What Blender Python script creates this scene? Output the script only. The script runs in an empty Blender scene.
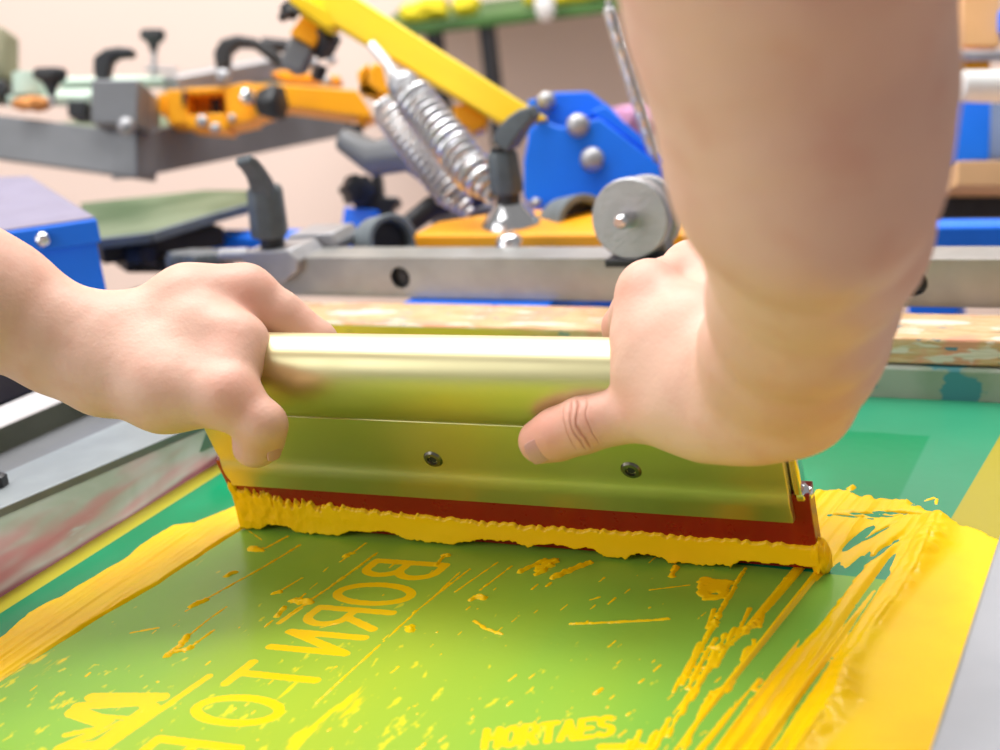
import bpy, bmesh, math, random
import numpy as np
from mathutils import Vector, Matrix
random.seed(4); rng = np.random.default_rng(7)
SC = bpy.context.scene; COL = SC.collection

# ------------------------------------------------------------------ camera frame (metres, z = 0 is the screen fabric)
F = 1400.0
_dY = np.array([730., -545., F]); _A = 730 - 545 * .02; _X = -(F * F + 545 * 70) / _A
_dX = np.array([_X, -70 + .02 * _X, F])
_x = -_dX / np.linalg.norm(_dX); _y = _dY / np.linalg.norm(_dY)
_c = lambda v: np.array([v[0], -v[1], -v[2]])
_X3, _Y3 = _c(_x), _c(_y); _Z3 = np.cross(_X3, _Y3)
R = np.array([_X3, _Y3, _Z3]); CAM = np.array([.31172124, -.567812, .29811617])

def P(px, py, d):                       # a photo position at a distance -> world point
    return Vector(CAM + (R @ np.array([px - 500., -(py - 375.), -F])) * d / F)
def on(px, py, z=0.):                   # on a level surface
    r = R @ np.array([px - 500., -(py - 375.), -F]); return Vector(CAM + r * ((z - CAM[2]) / r[2]))
def onY(px, py, y):
    r = R @ np.array([px - 500., -(py - 375.), -F]); return Vector(CAM + r * ((y - CAM[1]) / r[1]))
RIGHT = Vector(R[:, 0]); UPC = Vector(R[:, 1]); BACK = Vector(-R[:, 2])   # BACK points away from the viewer
X, Y, Z = Vector((1, 0, 0)), Vector((0, 1, 0)), Vector((0, 0, 1))
SD = Vector((.99883513, .0482534, 0)); SU = Vector((.01650363, -.34162173, .93969262)); SF = Vector((.04534336, -.938598, -.34202014))
def S(u, v, w=0.): return SD * u + SU * v + SF * w       # squeegee frame

# ------------------------------------------------------------------ materials
def lin(c):
    return tuple((x / 255 / 12.92 if x / 255 <= .04045 else ((x / 255 + .055) / 1.055) ** 2.4) for x in c) + (1,)
class NT:
    def __init__(s, name):
        s.m = bpy.data.materials.new(name); s.m.use_nodes = True; s.t = s.m.node_tree; s.b = s.t.nodes['Principled BSDF']
        s.tc = None
    def n(s, typ, **kw):
        x = s.t.nodes.new(typ)
        for k, v in kw.items():
            if k.startswith('_'): setattr(x, k[1:], v)
            else: x.inputs[k.replace('_', ' ')].default_value = v
        return x
    def l(s, a, b): s.t.links.new(a, b)
    def coord(s, scale=(1, 1, 1), rot=(0, 0, 0)):
        if not s.tc: s.tc = s.n('ShaderNodeTexCoord')
        m = s.n('ShaderNodeMapping'); m.inputs['Scale'].default_value = scale; m.inputs['Rotation'].default_value = rot
        s.l(s.tc.outputs['Object'], m.inputs[0]); return m.outputs[0]
    def noise(s, sc, det=3, scale=(1, 1, 1), rough=.5, rot=(0, 0, 0)):
        x = s.n('ShaderNodeTexNoise', Scale=sc, Detail=det, Roughness=rough); s.l(s.coord(scale, rot), x.inputs['Vector']); return x.outputs['Fac']
    def ramp(s, fac, stops, interp='LINEAR'):
        x = s.n('ShaderNodeValToRGB'); r = x.color_ramp; r.interpolation = interp
        while len(r.elements) < len(stops): r.elements.new(.5)
        for e, (p, c) in zip(r.elements, stops): e.position = p; e.color = c if len(c) == 4 else c + (1,)
        s.l(fac, x.inputs[0]); return x.outputs[0]
    def mix(s, f, a, b):
        x = s.n('ShaderNodeMix', _data_type='RGBA')
        for sock, v in ((x.inputs[0], f), (x.inputs[6], a), (x.inputs[7], b)):
            if hasattr(v, 'is_linked'): s.l(v, sock)
            else: sock.default_value = v
        return x.outputs[2]
    def math(s, op, a, b=0., clamp=False):
        x = s.n('ShaderNodeMath', _operation=op, _use_clamp=clamp)
        for i, v in enumerate((a, b)):
            if hasattr(v, 'is_linked'): s.l(v, x.inputs[i])
            else: x.inputs[i].default_value = v
        return x.outputs[0]
    def sstep(s, v, a, b):
        x = s.n('ShaderNodeMapRange', _interpolation_type='SMOOTHSTEP'); x.inputs['From Min'].default_value = a; x.inputs['From Max'].default_value = b
        s.l(v, x.inputs['Value']); return x.outputs['Result']
    def attr(s, name):
        return s.n('ShaderNodeAttribute', _attribute_name=name).outputs['Fac']
    def bump(s, h, dist, strength=1.):
        x = s.n('ShaderNodeBump', Distance=dist, Strength=strength); s.l(h, x.inputs['Height']); s.l(x.outputs[0], s.b.inputs['Normal'])
    def set(s, **kw):
        for k, v in kw.items():
            k = {'col': 'Base Color', 'rough': 'Roughness', 'metal': 'Metallic', 'sss': 'Subsurface Weight', 'spec': 'Specular IOR Level', 'coat': 'Coat Weight'}.get(k, k)
            if hasattr(v, 'is_linked'): s.l(v, s.b.inputs[k])
            else: s.b.inputs[k].default_value = v
        return s
def simple(name, c, rough=.5, metal=0., var=.12, sc=30, bump=0., c2=None, coat=0.):
    m = NT(name); a = lin(c); b = lin(c2) if c2 else tuple(x * (1 - var) for x in a[:3]) + (1,)
    m.set(col=m.mix(m.sstep(m.noise(sc, 4), .35, .65), a, b), metal=metal, coat=coat)
    r = m.noise(sc * 2.3, 3); x = m.math('MULTIPLY', r, .2); m.set(rough=m.math('ADD', x, max(rough - .1, .02)))
    if bump: m.bump(m.noise(sc * 6, 4), bump)
    return m.m
M = {}
M['alu'] = simple('brushed_aluminium', (212, 211, 204), .3, .9, .05, 40)
M['handle'] = simple('satin_aluminium_handle', (212, 204, 160), .40, 1., .02, 12)
M['steel'] = simple('bar_steel', (168, 168, 166), .45, .75, .16, 25, .0003)
M['frame_steel'] = simple('dull_frame_steel', (128, 130, 134), .5, .5, .15, 14)
M['light_metal'] = simple('pale_cast_metal', (176, 176, 180), .42, .6, .12, 60, .0003)
M['chrome'] = simple('chrome', (225, 225, 228), .15, 1., .03, 50)
M['spring'] = simple('spring_steel', (214, 214, 216), .36, 1., .06, 50)
M['yellow'] = simple('yellow_enamel', (255, 172, 0), .45, 0, .06, 12, coat=.0)
M['yellow2'] = simple('bright_yellow_enamel', (255, 214, 0), .5, 0, .04, 12, coat=.0)
M['blue'] = simple('blue_enamel', (0, 120, 255), .5, 0, .1, 14, coat=.0)
M['black'] = simple('black_plastic', (40, 42, 46), .45, 0, .3, 60)
M['grey'] = simple('charcoal_plastic', (88, 96, 102), .5, 0, .2, 80, .0002)
M['dark'] = simple('dark_steel', (48, 48, 52), .5, .3, .3, 30)
M['rubber'] = simple('grey_rubber', (112, 122, 128), .6, 0, .15, 60)
M['white'] = simple('white_plastic', (240, 240, 238), .5, 0, .04, 20)
M['tan'] = simple('tan_wood', (226, 180, 130), .6, 0, .12, 9)
M['flange'] = simple('dull_channel_metal', (150, 158, 162), .55, .4, .2, 18)
M['flange2'] = simple('pale_channel_metal', (196, 192, 192), .6, .1, .06, 18)
M['rail_right'] = simple('screen_rail_metal', (176, 180, 188), .5, .35, .12, 14)
M['screw'] = simple('dark_screw_steel', (120, 116, 108), .3, 1., .1, 90)
M['red'] = simple('dark_red_rubber', (152, 8, 14), .3, 0, .1, 50, coat=.2)
M['wall'] = simple('peach_wall_paint', (238, 217, 206), .8, 0, .03, 1.2)
M['floor'] = simple('worn_floor', (196, 170, 155), .7, 0, .15, 2)
M['greenboard'] = simple('green_stained_board', (120, 132, 104), .5, 0, .3, 9, c2=(72, 92, 60))
M['gold'] = simple('yellow_cloth', (225, 205, 20), .7, 0, .2, 20)
M['greencloth'] = simple('green_cloth', (70, 110, 50), .7, 0, .4, 20)
M['pink'] = simple('pink_cloth', (205, 150, 190), .8, 0, .2, 20)
M['mint'] = simple('mint_plastic', (190, 212, 198), .5, 0, .1, 20)
M['olive'] = simple('olive_cloth', (160, 156, 128), .8, 0, .3, 8)
M['nail'] = simple('nail', (210, 156, 146), .3, 0, .05, 60)

def wood_mat():
    m = NT('painted_batten_wood')
    g = m.noise(40, 5, (1, 14, 14), .6); base = m.ramp(g, [(.3, lin((178, 124, 76))), (.47, lin((212, 170, 120))), (.68, lin((226, 200, 164)))])
    pk = m.mix(m.sstep(m.noise(32, 3), .48, .62), base, lin((224, 156, 124)))
    wh = m.mix(m.sstep(m.noise(26, 4, (1, 4, 4)), .55, .60), pk, lin((226, 214, 196)))
    bl = m.mix(m.sstep(m.noise(70, 3, (1, 3, 3)), .66, .7), wh, lin((70, 130, 150)))
    sep = m.n('ShaderNodeSeparateXYZ'); m.l(m.coord(), sep.inputs[0])
    yl = m.math('MULTIPLY', m.sstep(sep.outputs[0], .0, -.12), m.sstep(sep.outputs[2], .0150, .0142))
    yz = m.mix(yl, bl, lin((222, 196, 40)))
    dk = m.mix(m.sstep(m.noise(55, 4, (1, 6, 6)), .69, .72), yz, lin((70, 74, 60)))
    m.set(col=dk, rough=.6); m.bump(m.noise(60, 6, (1, 10, 10)), .0012); return m.m
M['wood'] = wood_mat()
def tube_paint(name, pink, axis):
    m = NT(name)
    a = m.mix(m.sstep(m.noise(22, 3), .4, .62), lin((166, 174, 162)), lin((142, 158, 138)))
    st = (1, .25, 1) if axis == 'y' else (.25, 1, 1)
    if pink:
        a = m.mix(m.math('MULTIPLY', m.sstep(m.noise(26, 3, st), .47, .62), .85), a, lin((180, 104, 106)))
        sep = m.n('ShaderNodeSeparateXYZ'); m.l(m.coord(), sep.inputs[0])
        wob = m.math('ADD', sep.outputs[2], m.math('MULTIPLY', m.noise(24, 4, st), -.020))
        a = m.mix(m.sstep(wob, .0020, -.0015), a, lin((118, 48, 54)))
        a = m.mix(m.sstep(m.noise(45, 4, st), .68, .72), a, lin((166, 176, 166)))
    else:
        a = m.mix(m.sstep(m.noise(30, 4, (1, 1, 1.6)), .56, .6), a, lin((70, 140, 150)))
        sep = m.n('ShaderNodeSeparateXYZ'); m.l(m.coord(), sep.inputs[0])
        wob = m.math('ADD', sep.outputs[2], m.math('MULTIPLY', m.noise(28, 4), -.014))
        a = m.mix(m.sstep(wob, -.0015, -.004), a, lin((128, 44, 46)))
    m.set(col=a, rough=.55, metal=.0); return m.m
M['frame_left'] = tube_paint('stained_frame_left', True, 'y')
M['frame_back'] = tube_paint('stained_frame_back', False, 'x')

# ------------------------------------------------------------------ mesh building
class MB:
    def __init__(s): s.v = []; s.f = []
    def add(s, vs, fs):
        k = len(s.v); s.v += [Vector(v) for v in vs]; s.f += [tuple(i + k for i in f) for f in fs]; return s
    def box(s, c, ax, ay, az, hx, hy, hz):
        c = Vector(c); vs = [c + ax * (hx * i) + ay * (hy * j) + az * (hz * k) for i in (-1, 1) for j in (-1, 1) for k in (-1, 1)]
        return s.add(vs, [(0, 1, 3, 2), (4, 6, 7, 5), (0, 4, 5, 1), (2, 3, 7, 6), (0, 2, 6, 4), (1, 5, 7, 3)])
    def beam(s, p, q, w, h, up=Z):       # rectangular bar from p to q
        p, q = Vector(p), Vector(q); a = (q - p).normalized(); b = a.cross(up).normalized(); u = b.cross(a).normalized()
        return s.box((p + q) / 2, a, b, u, (q - p).length / 2, w / 2, h / 2)
    def prism(s, pts, ext):              # polygon extruded along ext
        n = len(pts); pts = [Vector(p) for p in pts]; ext = Vector(ext)
        return s.add(pts + [p + ext for p in pts], [tuple(range(n))[::-1], tuple(range(n, 2 * n))] + [(i, (i + 1) % n, n + (i + 1) % n, n + i) for i in range(n)])
    def lathe(s, p, axis, prof, n=32, lobes=0, depth=0.):   # prof: (along, radius)
        p = Vector(p); a = Vector(axis).normalized(); b = a.orthogonal().normalized(); c = a.cross(b)
        vs = []; fs = []
        for (t, r) in prof:
            for i in range(n):
                th = 2 * math.pi * i / n; rr = r * (1 + depth * math.cos(lobes * th)) if lobes else r
                vs.append(p + a * t + (b * math.cos(th) + c * math.sin(th)) * rr)
        for k in range(len(prof) - 1):
            for i in range(n): j = (i + 1) % n; fs.append((k * n + i, k * n + j, (k + 1) * n + j, (k + 1) * n + i))
        fs += [tuple(range(n))[::-1], tuple(range((len(prof) - 1) * n, len(prof) * n))]
        return s.add(vs, fs)
    def cyl(s, p, q, r, r2=None, n=28):
        p, q = Vector(p), Vector(q); return s.lathe(p, q - p, [(0, r), ((q - p).length, r if r2 is None else r2)], n)
    def ball(s, c, r, axis=Z, squash=1., n=20):
        return s.lathe(c, axis, [(-r * squash * math.cos(k * math.pi / 10), max(r * math.sin(k * math.pi / 10), 1e-5)) for k in range(11)], n)
    def tube(s, pts, r, n=10, rad=None):
        pts = [Vector(p) for p in pts]; vs = []; fs = []; ref = None
        for i, p in enumerate(pts):
            t = (pts[min(i + 1, len(pts) - 1)] - pts[max(i - 1, 0)]).normalized()
            b = t.orthogonal().normalized() if ref is None else (ref - t * ref.dot(t)).normalized()
            ref = b; c = t.cross(b); rr = rad[i] if rad else r
            vs += [p + (b * math.cos(2 * math.pi * k / n) + c * math.sin(2 * math.pi * k / n)) * rr for k in range(n)]
        for i in range(len(pts) - 1):
            for k in range(n): j = (k + 1) % n; fs.append((i * n + k, i * n + j, (i + 1) * n + j, (i + 1) * n + k))
        fs += [tuple(range(n))[::-1], tuple(range((len(pts) - 1) * n, len(pts) * n))]
        return s.add(vs, fs)
    def ribbon(s, pts, w, t, wdir):      # bar of width w along wdir and thickness list t through pts
        pts = [Vector(p) for p in pts]; wd = Vector(wdir).normalized(); vs = []; n = len(pts)
        ws = w if isinstance(w, (list, tuple)) else [w] * n; ts = t if isinstance(t, (list, tuple)) else [t] * n
        for i, p in enumerate(pts):
            tg = (pts[min(i + 1, n - 1)] - pts[max(i - 1, 0)]).normalized(); nn = tg.cross(wd).normalized()
            for a, b in ((-1, -1), (1, -1), (1, 1), (-1, 1)): vs.append(p + wd * (a * ws[i] / 2) + nn * (b * ts[i] / 2))
        fs = [(3, 2, 1, 0), tuple(range(4 * n - 4, 4 * n))]
        for i in range(n - 1):
            for k in range(4): j = (k + 1) % 4; fs.append((4 * i + k, 4 * i + j, 4 * i + 4 + j, 4 * i + 4 + k))
        return s.add(vs, fs)
    def build(s, name, mat, parent=None, bevel=0., smooth=40, segs=2):
        return make(name, s.v, s.f, mat, parent, bevel, smooth, segs)
def wloc(o):
    v = Vector((0, 0, 0))
    while o: v += o.location; o = o.parent
    return v
def make(name, vs, fs, mat, parent=None, bevel=0., smooth=40, segs=2):
    me = bpy.data.meshes.new(name)
    vs = [Vector(v) for v in vs]; off = wloc(parent) if parent else Vector((sum(v.x for v in vs) / len(vs), sum(v.y for v in vs) / len(vs), min(v.z for v in vs)))
    me.from_pydata([tuple(v - off) for v in vs], [], fs)
    bm = bmesh.new(); bm.from_mesh(me); bmesh.ops.recalc_face_normals(bm, faces=bm.faces); bm.to_mesh(me); bm.free()
    me.materials.append(mat)
    if smooth:
        me.polygons.foreach_set('use_smooth', [True] * len(me.polygons)); me.set_sharp_from_angle(angle=math.radians(smooth))
    o = bpy.data.objects.new(name, me); COL.objects.link(o)
    if parent: o.parent = parent
    else: o.location = off
    if bevel:
        b = o.modifiers.new('edge', 'BEVEL'); b.width = bevel; b.segments = segs; b.limit_method = 'ANGLE'; b.angle_limit = math.radians(38)
    return o
def tag(o, label=None, cat=None, group=None, kind=None):
    for k, v in (('label', label), ('category', cat), ('group', group), ('kind', kind)):
        if v: o[k] = v
    return o
def thing(name, label, cat, loc, group=None):
    o = bpy.data.objects.new(name, None); COL.objects.link(o); o.location = Vector(loc); o.empty_display_size = .02
    return tag(o, label, cat, group)
def copy_tree(o, parent=None):
    c = o.copy(); COL.objects.link(c)
    if parent: c.parent = parent
    for ch in list(o.children): copy_tree(ch, c)
    return c

# ------------------------------------------------------------------ 2-D noise helpers
def vnoise(x, y, seed=0):
    xi = np.floor(x).astype(np.int64); yi = np.floor(y).astype(np.int64); fx = x - xi; fy = y - yi
    def h(a, b):
        n = (a * 374761393 + b * 668265263 + seed * 974634777) & 0xffffffff; n = ((n ^ (n >> 13)) * 1274126177) & 0xffffffff
        return ((n ^ (n >> 16)) & 0xffff) / 65535.
    ux = fx * fx * (3 - 2 * fx); uy = fy * fy * (3 - 2 * fy)
    return (h(xi, yi) * (1 - ux) + h(xi + 1, yi) * ux) * (1 - uy) + (h(xi, yi + 1) * (1 - ux) + h(xi + 1, yi + 1) * ux) * uy
def fbm(x, y, o=3, seed=0):
    r = 0; a = .5
    for i in range(o): r = r + a * vnoise(x * 2 ** i, y * 2 ** i, seed + i); a /= 2
    return r / (1 - .5 ** o)
def seg_d(x, y, a, b):
    ax, ay = a[0], a[1]; bx, by = b[0] - ax, b[1] - ay; t = np.clip(((x - ax) * bx + (y - ay) * by) / (bx * bx + by * by + 1e-12), 0, 1)
    return np.hypot(x - ax - t * bx, y - ay - t * by)
def paint_seg(arr, gx, gy, a, b, r, r2=None):
    """level = max(level, r - distance) inside the neighbourhood"""
    m = .012; lo = (min(a[0], b[0]) - m, min(a[1], b[1]) - m); hi = (max(a[0], b[0]) + m, max(a[1], b[1]) + m)
    i0, i1 = np.searchsorted(gx, (lo[0], hi[0])); j0, j1 = np.searchsorted(gy, (lo[1], hi[1]))
    if i1 <= i0 or j1 <= j0: return
    xx, yy = np.meshgrid(gx[i0:i1], gy[j0:j1], indexing='ij')
    arr[i0:i1, j0:j1] = np.maximum(arr[i0:i1, j0:j1], r - seg_d(xx, yy, a, b))
def grid_mesh(name, P3, mat, parent=None, mask=None, attrs=None):
    ni, nj = P3.shape[:2]; idx = np.arange(ni * nj).reshape(ni, nj)
    q = np.stack([idx[:-1, :-1], idx[1:, :-1], idx[1:, 1:], idx[:-1, 1:]], -1).reshape(-1, 4)
    if mask is not None:
        mk = mask.reshape(-1); q = q[mk[q].any(1)]
    used = np.unique(q); rem = np.zeros(ni * nj, np.int64); rem[used] = np.arange(len(used)); q = rem[q]; V = P3.reshape(-1, 3)[used]
    off = np.array(wloc(parent)) if parent else np.array([V[:, 0].mean(), V[:, 1].mean(), 0.])
    me = raw_mesh(name, V - off, q)
    for k, a in (attrs or {}).items():
        at = me.attributes.new(k, 'FLOAT', 'POINT'); at.data.foreach_set('value', a.reshape(-1)[used].astype(np.float32))
    me.materials.append(mat); o = bpy.data.objects.new(name, me); COL.objects.link(o)
    if parent: o.parent = parent
    else: o.location = off
    return o
def raw_mesh(name, V, q):
    me = bpy.data.meshes.new(name); me.vertices.add(len(V)); me.vertices.foreach_set('co', V.astype(np.float32).reshape(-1))
    me.loops.add(q.size); me.loops.foreach_set('vertex_index', q.reshape(-1).astype(np.int32))
    me.polygons.add(len(q)); me.polygons.foreach_set('loop_start', np.arange(0, q.size, q.shape[1], dtype=np.int32))
    me.polygons.foreach_set('loop_total', np.full(len(q), q.shape[1], np.int32)); me.polygons.foreach_set('use_smooth', np.ones(len(q), bool))
    me.update(calc_edges=True); me.validate(); return me

# ================================================================== THE SCREEN
FX0, FX1, FY0, FY1 = -.231, .231, -.30, .233
screen = thing('printing_screen', 'large aluminium-framed printing screen with green stencil fabric under the squeegee', 'screen', (0, 0, -.006))
def corner_rail(pts, z0, z1, name, mat, prof_in=.004):
    m = MB(); n = 4
    m.prism([(p[0], p[1], z0) for p in pts], (0, 0, z1 - z0)); return m.build(name, mat, screen, .002)
TW = .038
m = MB(); m.add([(FX0, FY0, -.004), (FX0, .080, -.004), (FX0, FY1, -.004), (FX0 - .105, FY0, -.004), (FX0 - .02, .080, -.004), (FX0 - TW, FY1 + TW, -.004),
       (FX0 - .088, FY0, .0300), (FX0 + .006, .080, .0290), (FX0 - .0005, FY1, .0200), (FX0 - .098, FY0, .0300), (FX0 - .006, .080, .0290), (FX0 - TW, FY1 + TW, .0200)],
      [(0, 1, 7, 6), (1, 2, 8, 7), (6, 7, 10, 9), (7, 8, 11, 10), (3, 9, 10, 4), (4, 10, 11, 5), (0, 6, 9, 3), (2, 5, 11, 8), (0, 3, 4, 1), (1, 4, 5, 2)])
m.build('frame_rail', M['frame_left'], screen, .001)
corner_rail([(FX1 + .004, FY0), (FX1 + .004, FY1), (FX1 + .004 + TW, FY1 + TW), (FX1 + .004 + TW, FY0)], -.004, .022, 'frame_rail', M['rail_right'])
corner_rail([(FX0, FY1), (FX1 + .004, FY1), (FX1 + .004 + TW, FY1 + TW), (FX0 - TW, FY1 + TW)], -.004, .0195, 'frame_rail', M['frame_back'])
corner_rail([(FX0, FY0), (FX1 + .004, FY0), (FX1 + .004 + TW, FY0 - TW), (FX0 - TW, FY0 - TW)], -.004, .024, 'frame_rail', M['alu'])

gx = np.arange(FX0 - .001, FX1 + .0045, .0008); gy = np.arange(FY0 - .001, FY1 + .001, .0008)
GX, GY = np.meshgrid(gx, gy, indexing='ij')
sten = np.full(GX.shape, -.01)
# mirrored lettering, letters drawn with strokes in a unit box (a along the line of text, b up)
def arc(cx, cy, rx, ry, a0, a1, n=14):
    return [(cx + rx * math.cos(math.radians(a0 + (a1 - a0) * i / n)), cy + ry * math.sin(math.radians(a0 + (a1 - a0) * i / n))) for i in range(n + 1)]
GL = {'B': [[(0, 0), (0, 1)], [(0, 1)] + arc(.5, .76, .45, .24, 90, -90) + [(0, .52)], [(0, .52)] + arc(.5, .26, .5, .26, 90, -90) + [(0, 0)]],
      'O': [arc(.5, .5, .5, .5, 0, 360, 28)],
      'R': [[(0, 0), (0, 1)], [(0, 1)] + arc(.5, .75, .45, .25, 90, -90) + [(0, .5)], [(.45, .5), (1, 0)]],
      'N': [[(0, 0), (0, 1), (1, 0), (1, 1)]], 'T': [[(0, 1), (1, 1)], [(.5, 1), (.5, 0)]],
      'H': [[(0, 0), (0, 1)], [(1, 0), (1, 1)], [(0, .5), (1, .5)]], 'A': [[(0, 0), (.5, 1), (1, 0)], [(.2, .35), (.8, .35)]],
      'E': [[(1, 1), (0, 1), (0, 0), (1, 0)], [(0, .5), (.8, .5)]], 'S': [arc(.5, .76, .45, .24, 30, 270) + arc(.5, .26, .5, .26, 90, -150)]}
def letter(ch, o, a, b, r):
    for st in GL[ch]:
        pts = [(o[0] + a[0] * s + b[0] * t, o[1] + a[1] * s + b[1] * t) for s, t in st]
        for p, q in zip(pts, pts[1:]): paint_seg(sten, gx, gy, p, q, r)
UPL = (-.0375, -.0035)
base = lambda s: (-.0182 - .026 * s, -.0325 - s)      # start of a letter on its line
def big(ch, s, w=.0185):
    b = base(s); letter(ch, (b[0], b[1]), (-.0008, -w), UPL, .0025)
for ch, s, w in (('B', .0, .0155), ('O', .0245, .0190), ('R', .0505, .0160), ('N', .0745, .0145), ('T', .1030, .0185), ('O', .1305, .0190), ('B', .1655, .016)): big(ch, s, w)
def px_seg(arr, a, b, r):
    p, q = on(*a), on(*b); paint_seg(arr, gx, gy, (p.x, p.y), (q.x, q.y), r)
px_seg(sten, (209, 676), (95, 755), .0019); px_seg(sten, (279, 623), (300, 608), .0016)
# ornament at the lower left of the stencil, small mirrored line at the bottom
for a, b, r in (((92, 697), (162, 697), .0034), ((78, 706), (150, 702), .0030), ((74, 712), (104, 722), .0042), ((140, 700), (150, 712), .0024), ((150, 708), (100, 745), .0042), ((108, 742), (60, 750), .003), ((66, 735), (100, 728), .0018), ((100, 716), (128, 718), .0014), ((60, 748), (90, 735), .0028), ((120, 722), (90, 738), .0012)): px_seg(sten, a, b, r)
for i, ch in enumerate('HORTAES'):
    o = on(484 + 19 * i, 748 - 2.0 * i); e = on(484 + 19 * i + 13, 748 - 2.0 * i - 1.5); u = on(484 + 19 * i + 3, 730 - 2.0 * i)
    letter(ch, (o.x, o.y), (e.x - o.x, e.y - o.y), (u.x - o.x, u.y - o.y), .0016)
px_seg(sten, (602, 747), (640, 746), .0022)
# ragged edge of the film
sten = sten + (fbm(GX * 900, GY * 500, 2, 5) - .5) * .0006

def fabric_mat():
    m = NT('stencil_fabric')
    sep = m.n('ShaderNodeSeparateXYZ'); m.l(m.coord(), sep.inputs[0]); x, y = sep.outputs[0], sep.outputs[1]
    emu = m.mix(m.sstep(m.noise(9, 3), .4, .65), lin((0, 134, 86)), lin((2, 148, 100)))
    tape = m.sstep(y, .150, .156); tx = m.sstep(x, .176, .178)
    emu = m.mix(m.math('MULTIPLY', m.math('MAXIMUM', m.sstep(m.math('ADD', y, m.math('MULTIPLY', m.noise(30, 2), .004)), .176, .179), tx), .55), emu, lin((74, 150, 120)))
    # ink film wiped thin over the stencil, shade by the squeegee coloured in
    st = (1, .18, 1); rt = (0, 0, -.05)
    film = m.ramp(m.math('ADD', m.math('MULTIPLY', m.noise(14, 4, st, rot=rt), .5), m.math('MULTIPLY', m.attr('film'), 1.0)),
                  [(.25, lin((112, 180, 76))), (.5, lin((130, 184, 68))), (.75, lin((150, 186, 58))), (1., lin((166, 190, 52)))])
    spk = m.sstep(m.math('ADD', m.noise(230, 3, (1, .42, 1), rot=(0, 0, .35)), m.math('MULTIPLY', m.attr('speck'), .125)), .735, .80)
    film = m.mix(m.math('MULTIPLY', spk, .8), film, lin((226, 214, 40)))
    spk2 = m.sstep(m.math('ADD', m.noise(90, 4, (1, .2, 1), rot=(0, 0, .1)), m.math('MULTIPLY', m.attr('speck'), .085)), .72, .78)
    film = m.mix(m.math('MULTIPLY', spk2, .85), film, lin((246, 214, 10)))
    c = m.mix(m.sstep(m.attr('wiped'), .45, .55), emu, film)
    yel = m.sstep(x, -.2165, -.2175); yr = m.sstep(m.math('ADD', x, m.math('MULTIPLY', m.math('ADD', y, -.06), -.07)), .2040, .2050)
    c = m.mix(yel, c, lin((192, 184, 42))); c = m.mix(yr, c, lin((172, 160, 52)))
    c = m.mix(m.sstep(m.attr('stencil'), -.0001, .00025), c, lin((252, 204, 0)))
    m.set(col=c, rough=.27, spec=.25); m.bump(m.noise(120, 3), .00015); return m.m
wiped = np.where((GX > -.17) & (GX < .19) & (GY < .0), 1., 0.)
film = np.exp(-((GX + .02) / .085) ** 2) * np.clip((-GY + .03) / .10, .35, 1) * .42 + .24  # yellower film mid-screen; shade near the squeegee put in as greener tone
speck = np.clip((-GY - .04) / .12, 0, 1) * (1 - .75 * np.exp(-((GX + .13) / .03) ** 2) * (GY > -.16)) - .35 * (GX > .09)
FP = np.stack([GX, GY, np.zeros_like(GX)], -1)
grid_mesh('stencil_fabric', FP, fabric_mat(), screen, None, {'stencil': sten, 'wiped': wiped, 'film': film, 'speck': speck})

# ------------------------------------------------------------------ ink lying on the fabric
def ink_mat(name='yellow_ink', c1=(255, 216, 0), c2=(255, 190, 4)):
    m = NT(name)
    m.set(col=m.mix(m.sstep(m.noise(18, 3), .38, .66), lin(c1), lin(c2)), rough=.27, spec=.22, sss=.0, coat=.06)
    m.b.inputs['Coat Roughness'].default_value = .12; m.bump(m.noise(240, 2, (1, .5, 1)), .00014); return m.m
M['ink'] = ink_mat(c1=(255, 212, 0), c2=(255, 200, 0)); M['ink2'] = ink_mat('yellow_ink_on_blade', (255, 204, 0), (255, 196, 0)); M['ink2'].node_tree.nodes['Principled BSDF'].inputs['Coat Weight'].default_value = 0; M['ink2'].node_tree.nodes['Principled BSDF'].inputs['Specular IOR Level'].default_value = .3; M['ink2'].node_tree.nodes['Principled BSDF'].inputs['Roughness'].default_value = .38
hx = np.arange(FX0, FX1, .0007); hy_ = np.arange(-.24, .10, .0007); HX, HY = np.meshgrid(hx, hy_, indexing='ij')
H = np.full(HX.shape, -.0015)
def edge_curve(pts):
    w = [on(*p) for p in pts]; w.sort(key=lambda p: p.y); return np.interp(HY, [p.y for p in w], [p.x for p in w])
xl = edge_curve([(0, 638), (28, 614), (72, 590), (120, 562), (152, 538), (172, 526), (192, 524), (224, 512), (248, 502)])
xr = edge_curve([(0, 682), (52, 648), (100, 618), (160, 583), (208, 551), (250, 524)])
rag = (fbm(HX * 200, HY * 90, 3, 2) - .5) * .003
ins = np.minimum(HX - xl + rag, xr - HX + rag * .5)
ridge = .0006 * (fbm(HX * 420, HY * 18, 2, 9) - .35) + .0004 * np.clip(fbm(HX * 90, HY * 60, 2, 12) - .5, 0, 1)
strip = np.minimum(ins * .8, .0011 + ridge * 1.8); strip = np.where(HY < .02, strip, -.001)
H = np.maximum(H, strip)
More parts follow.
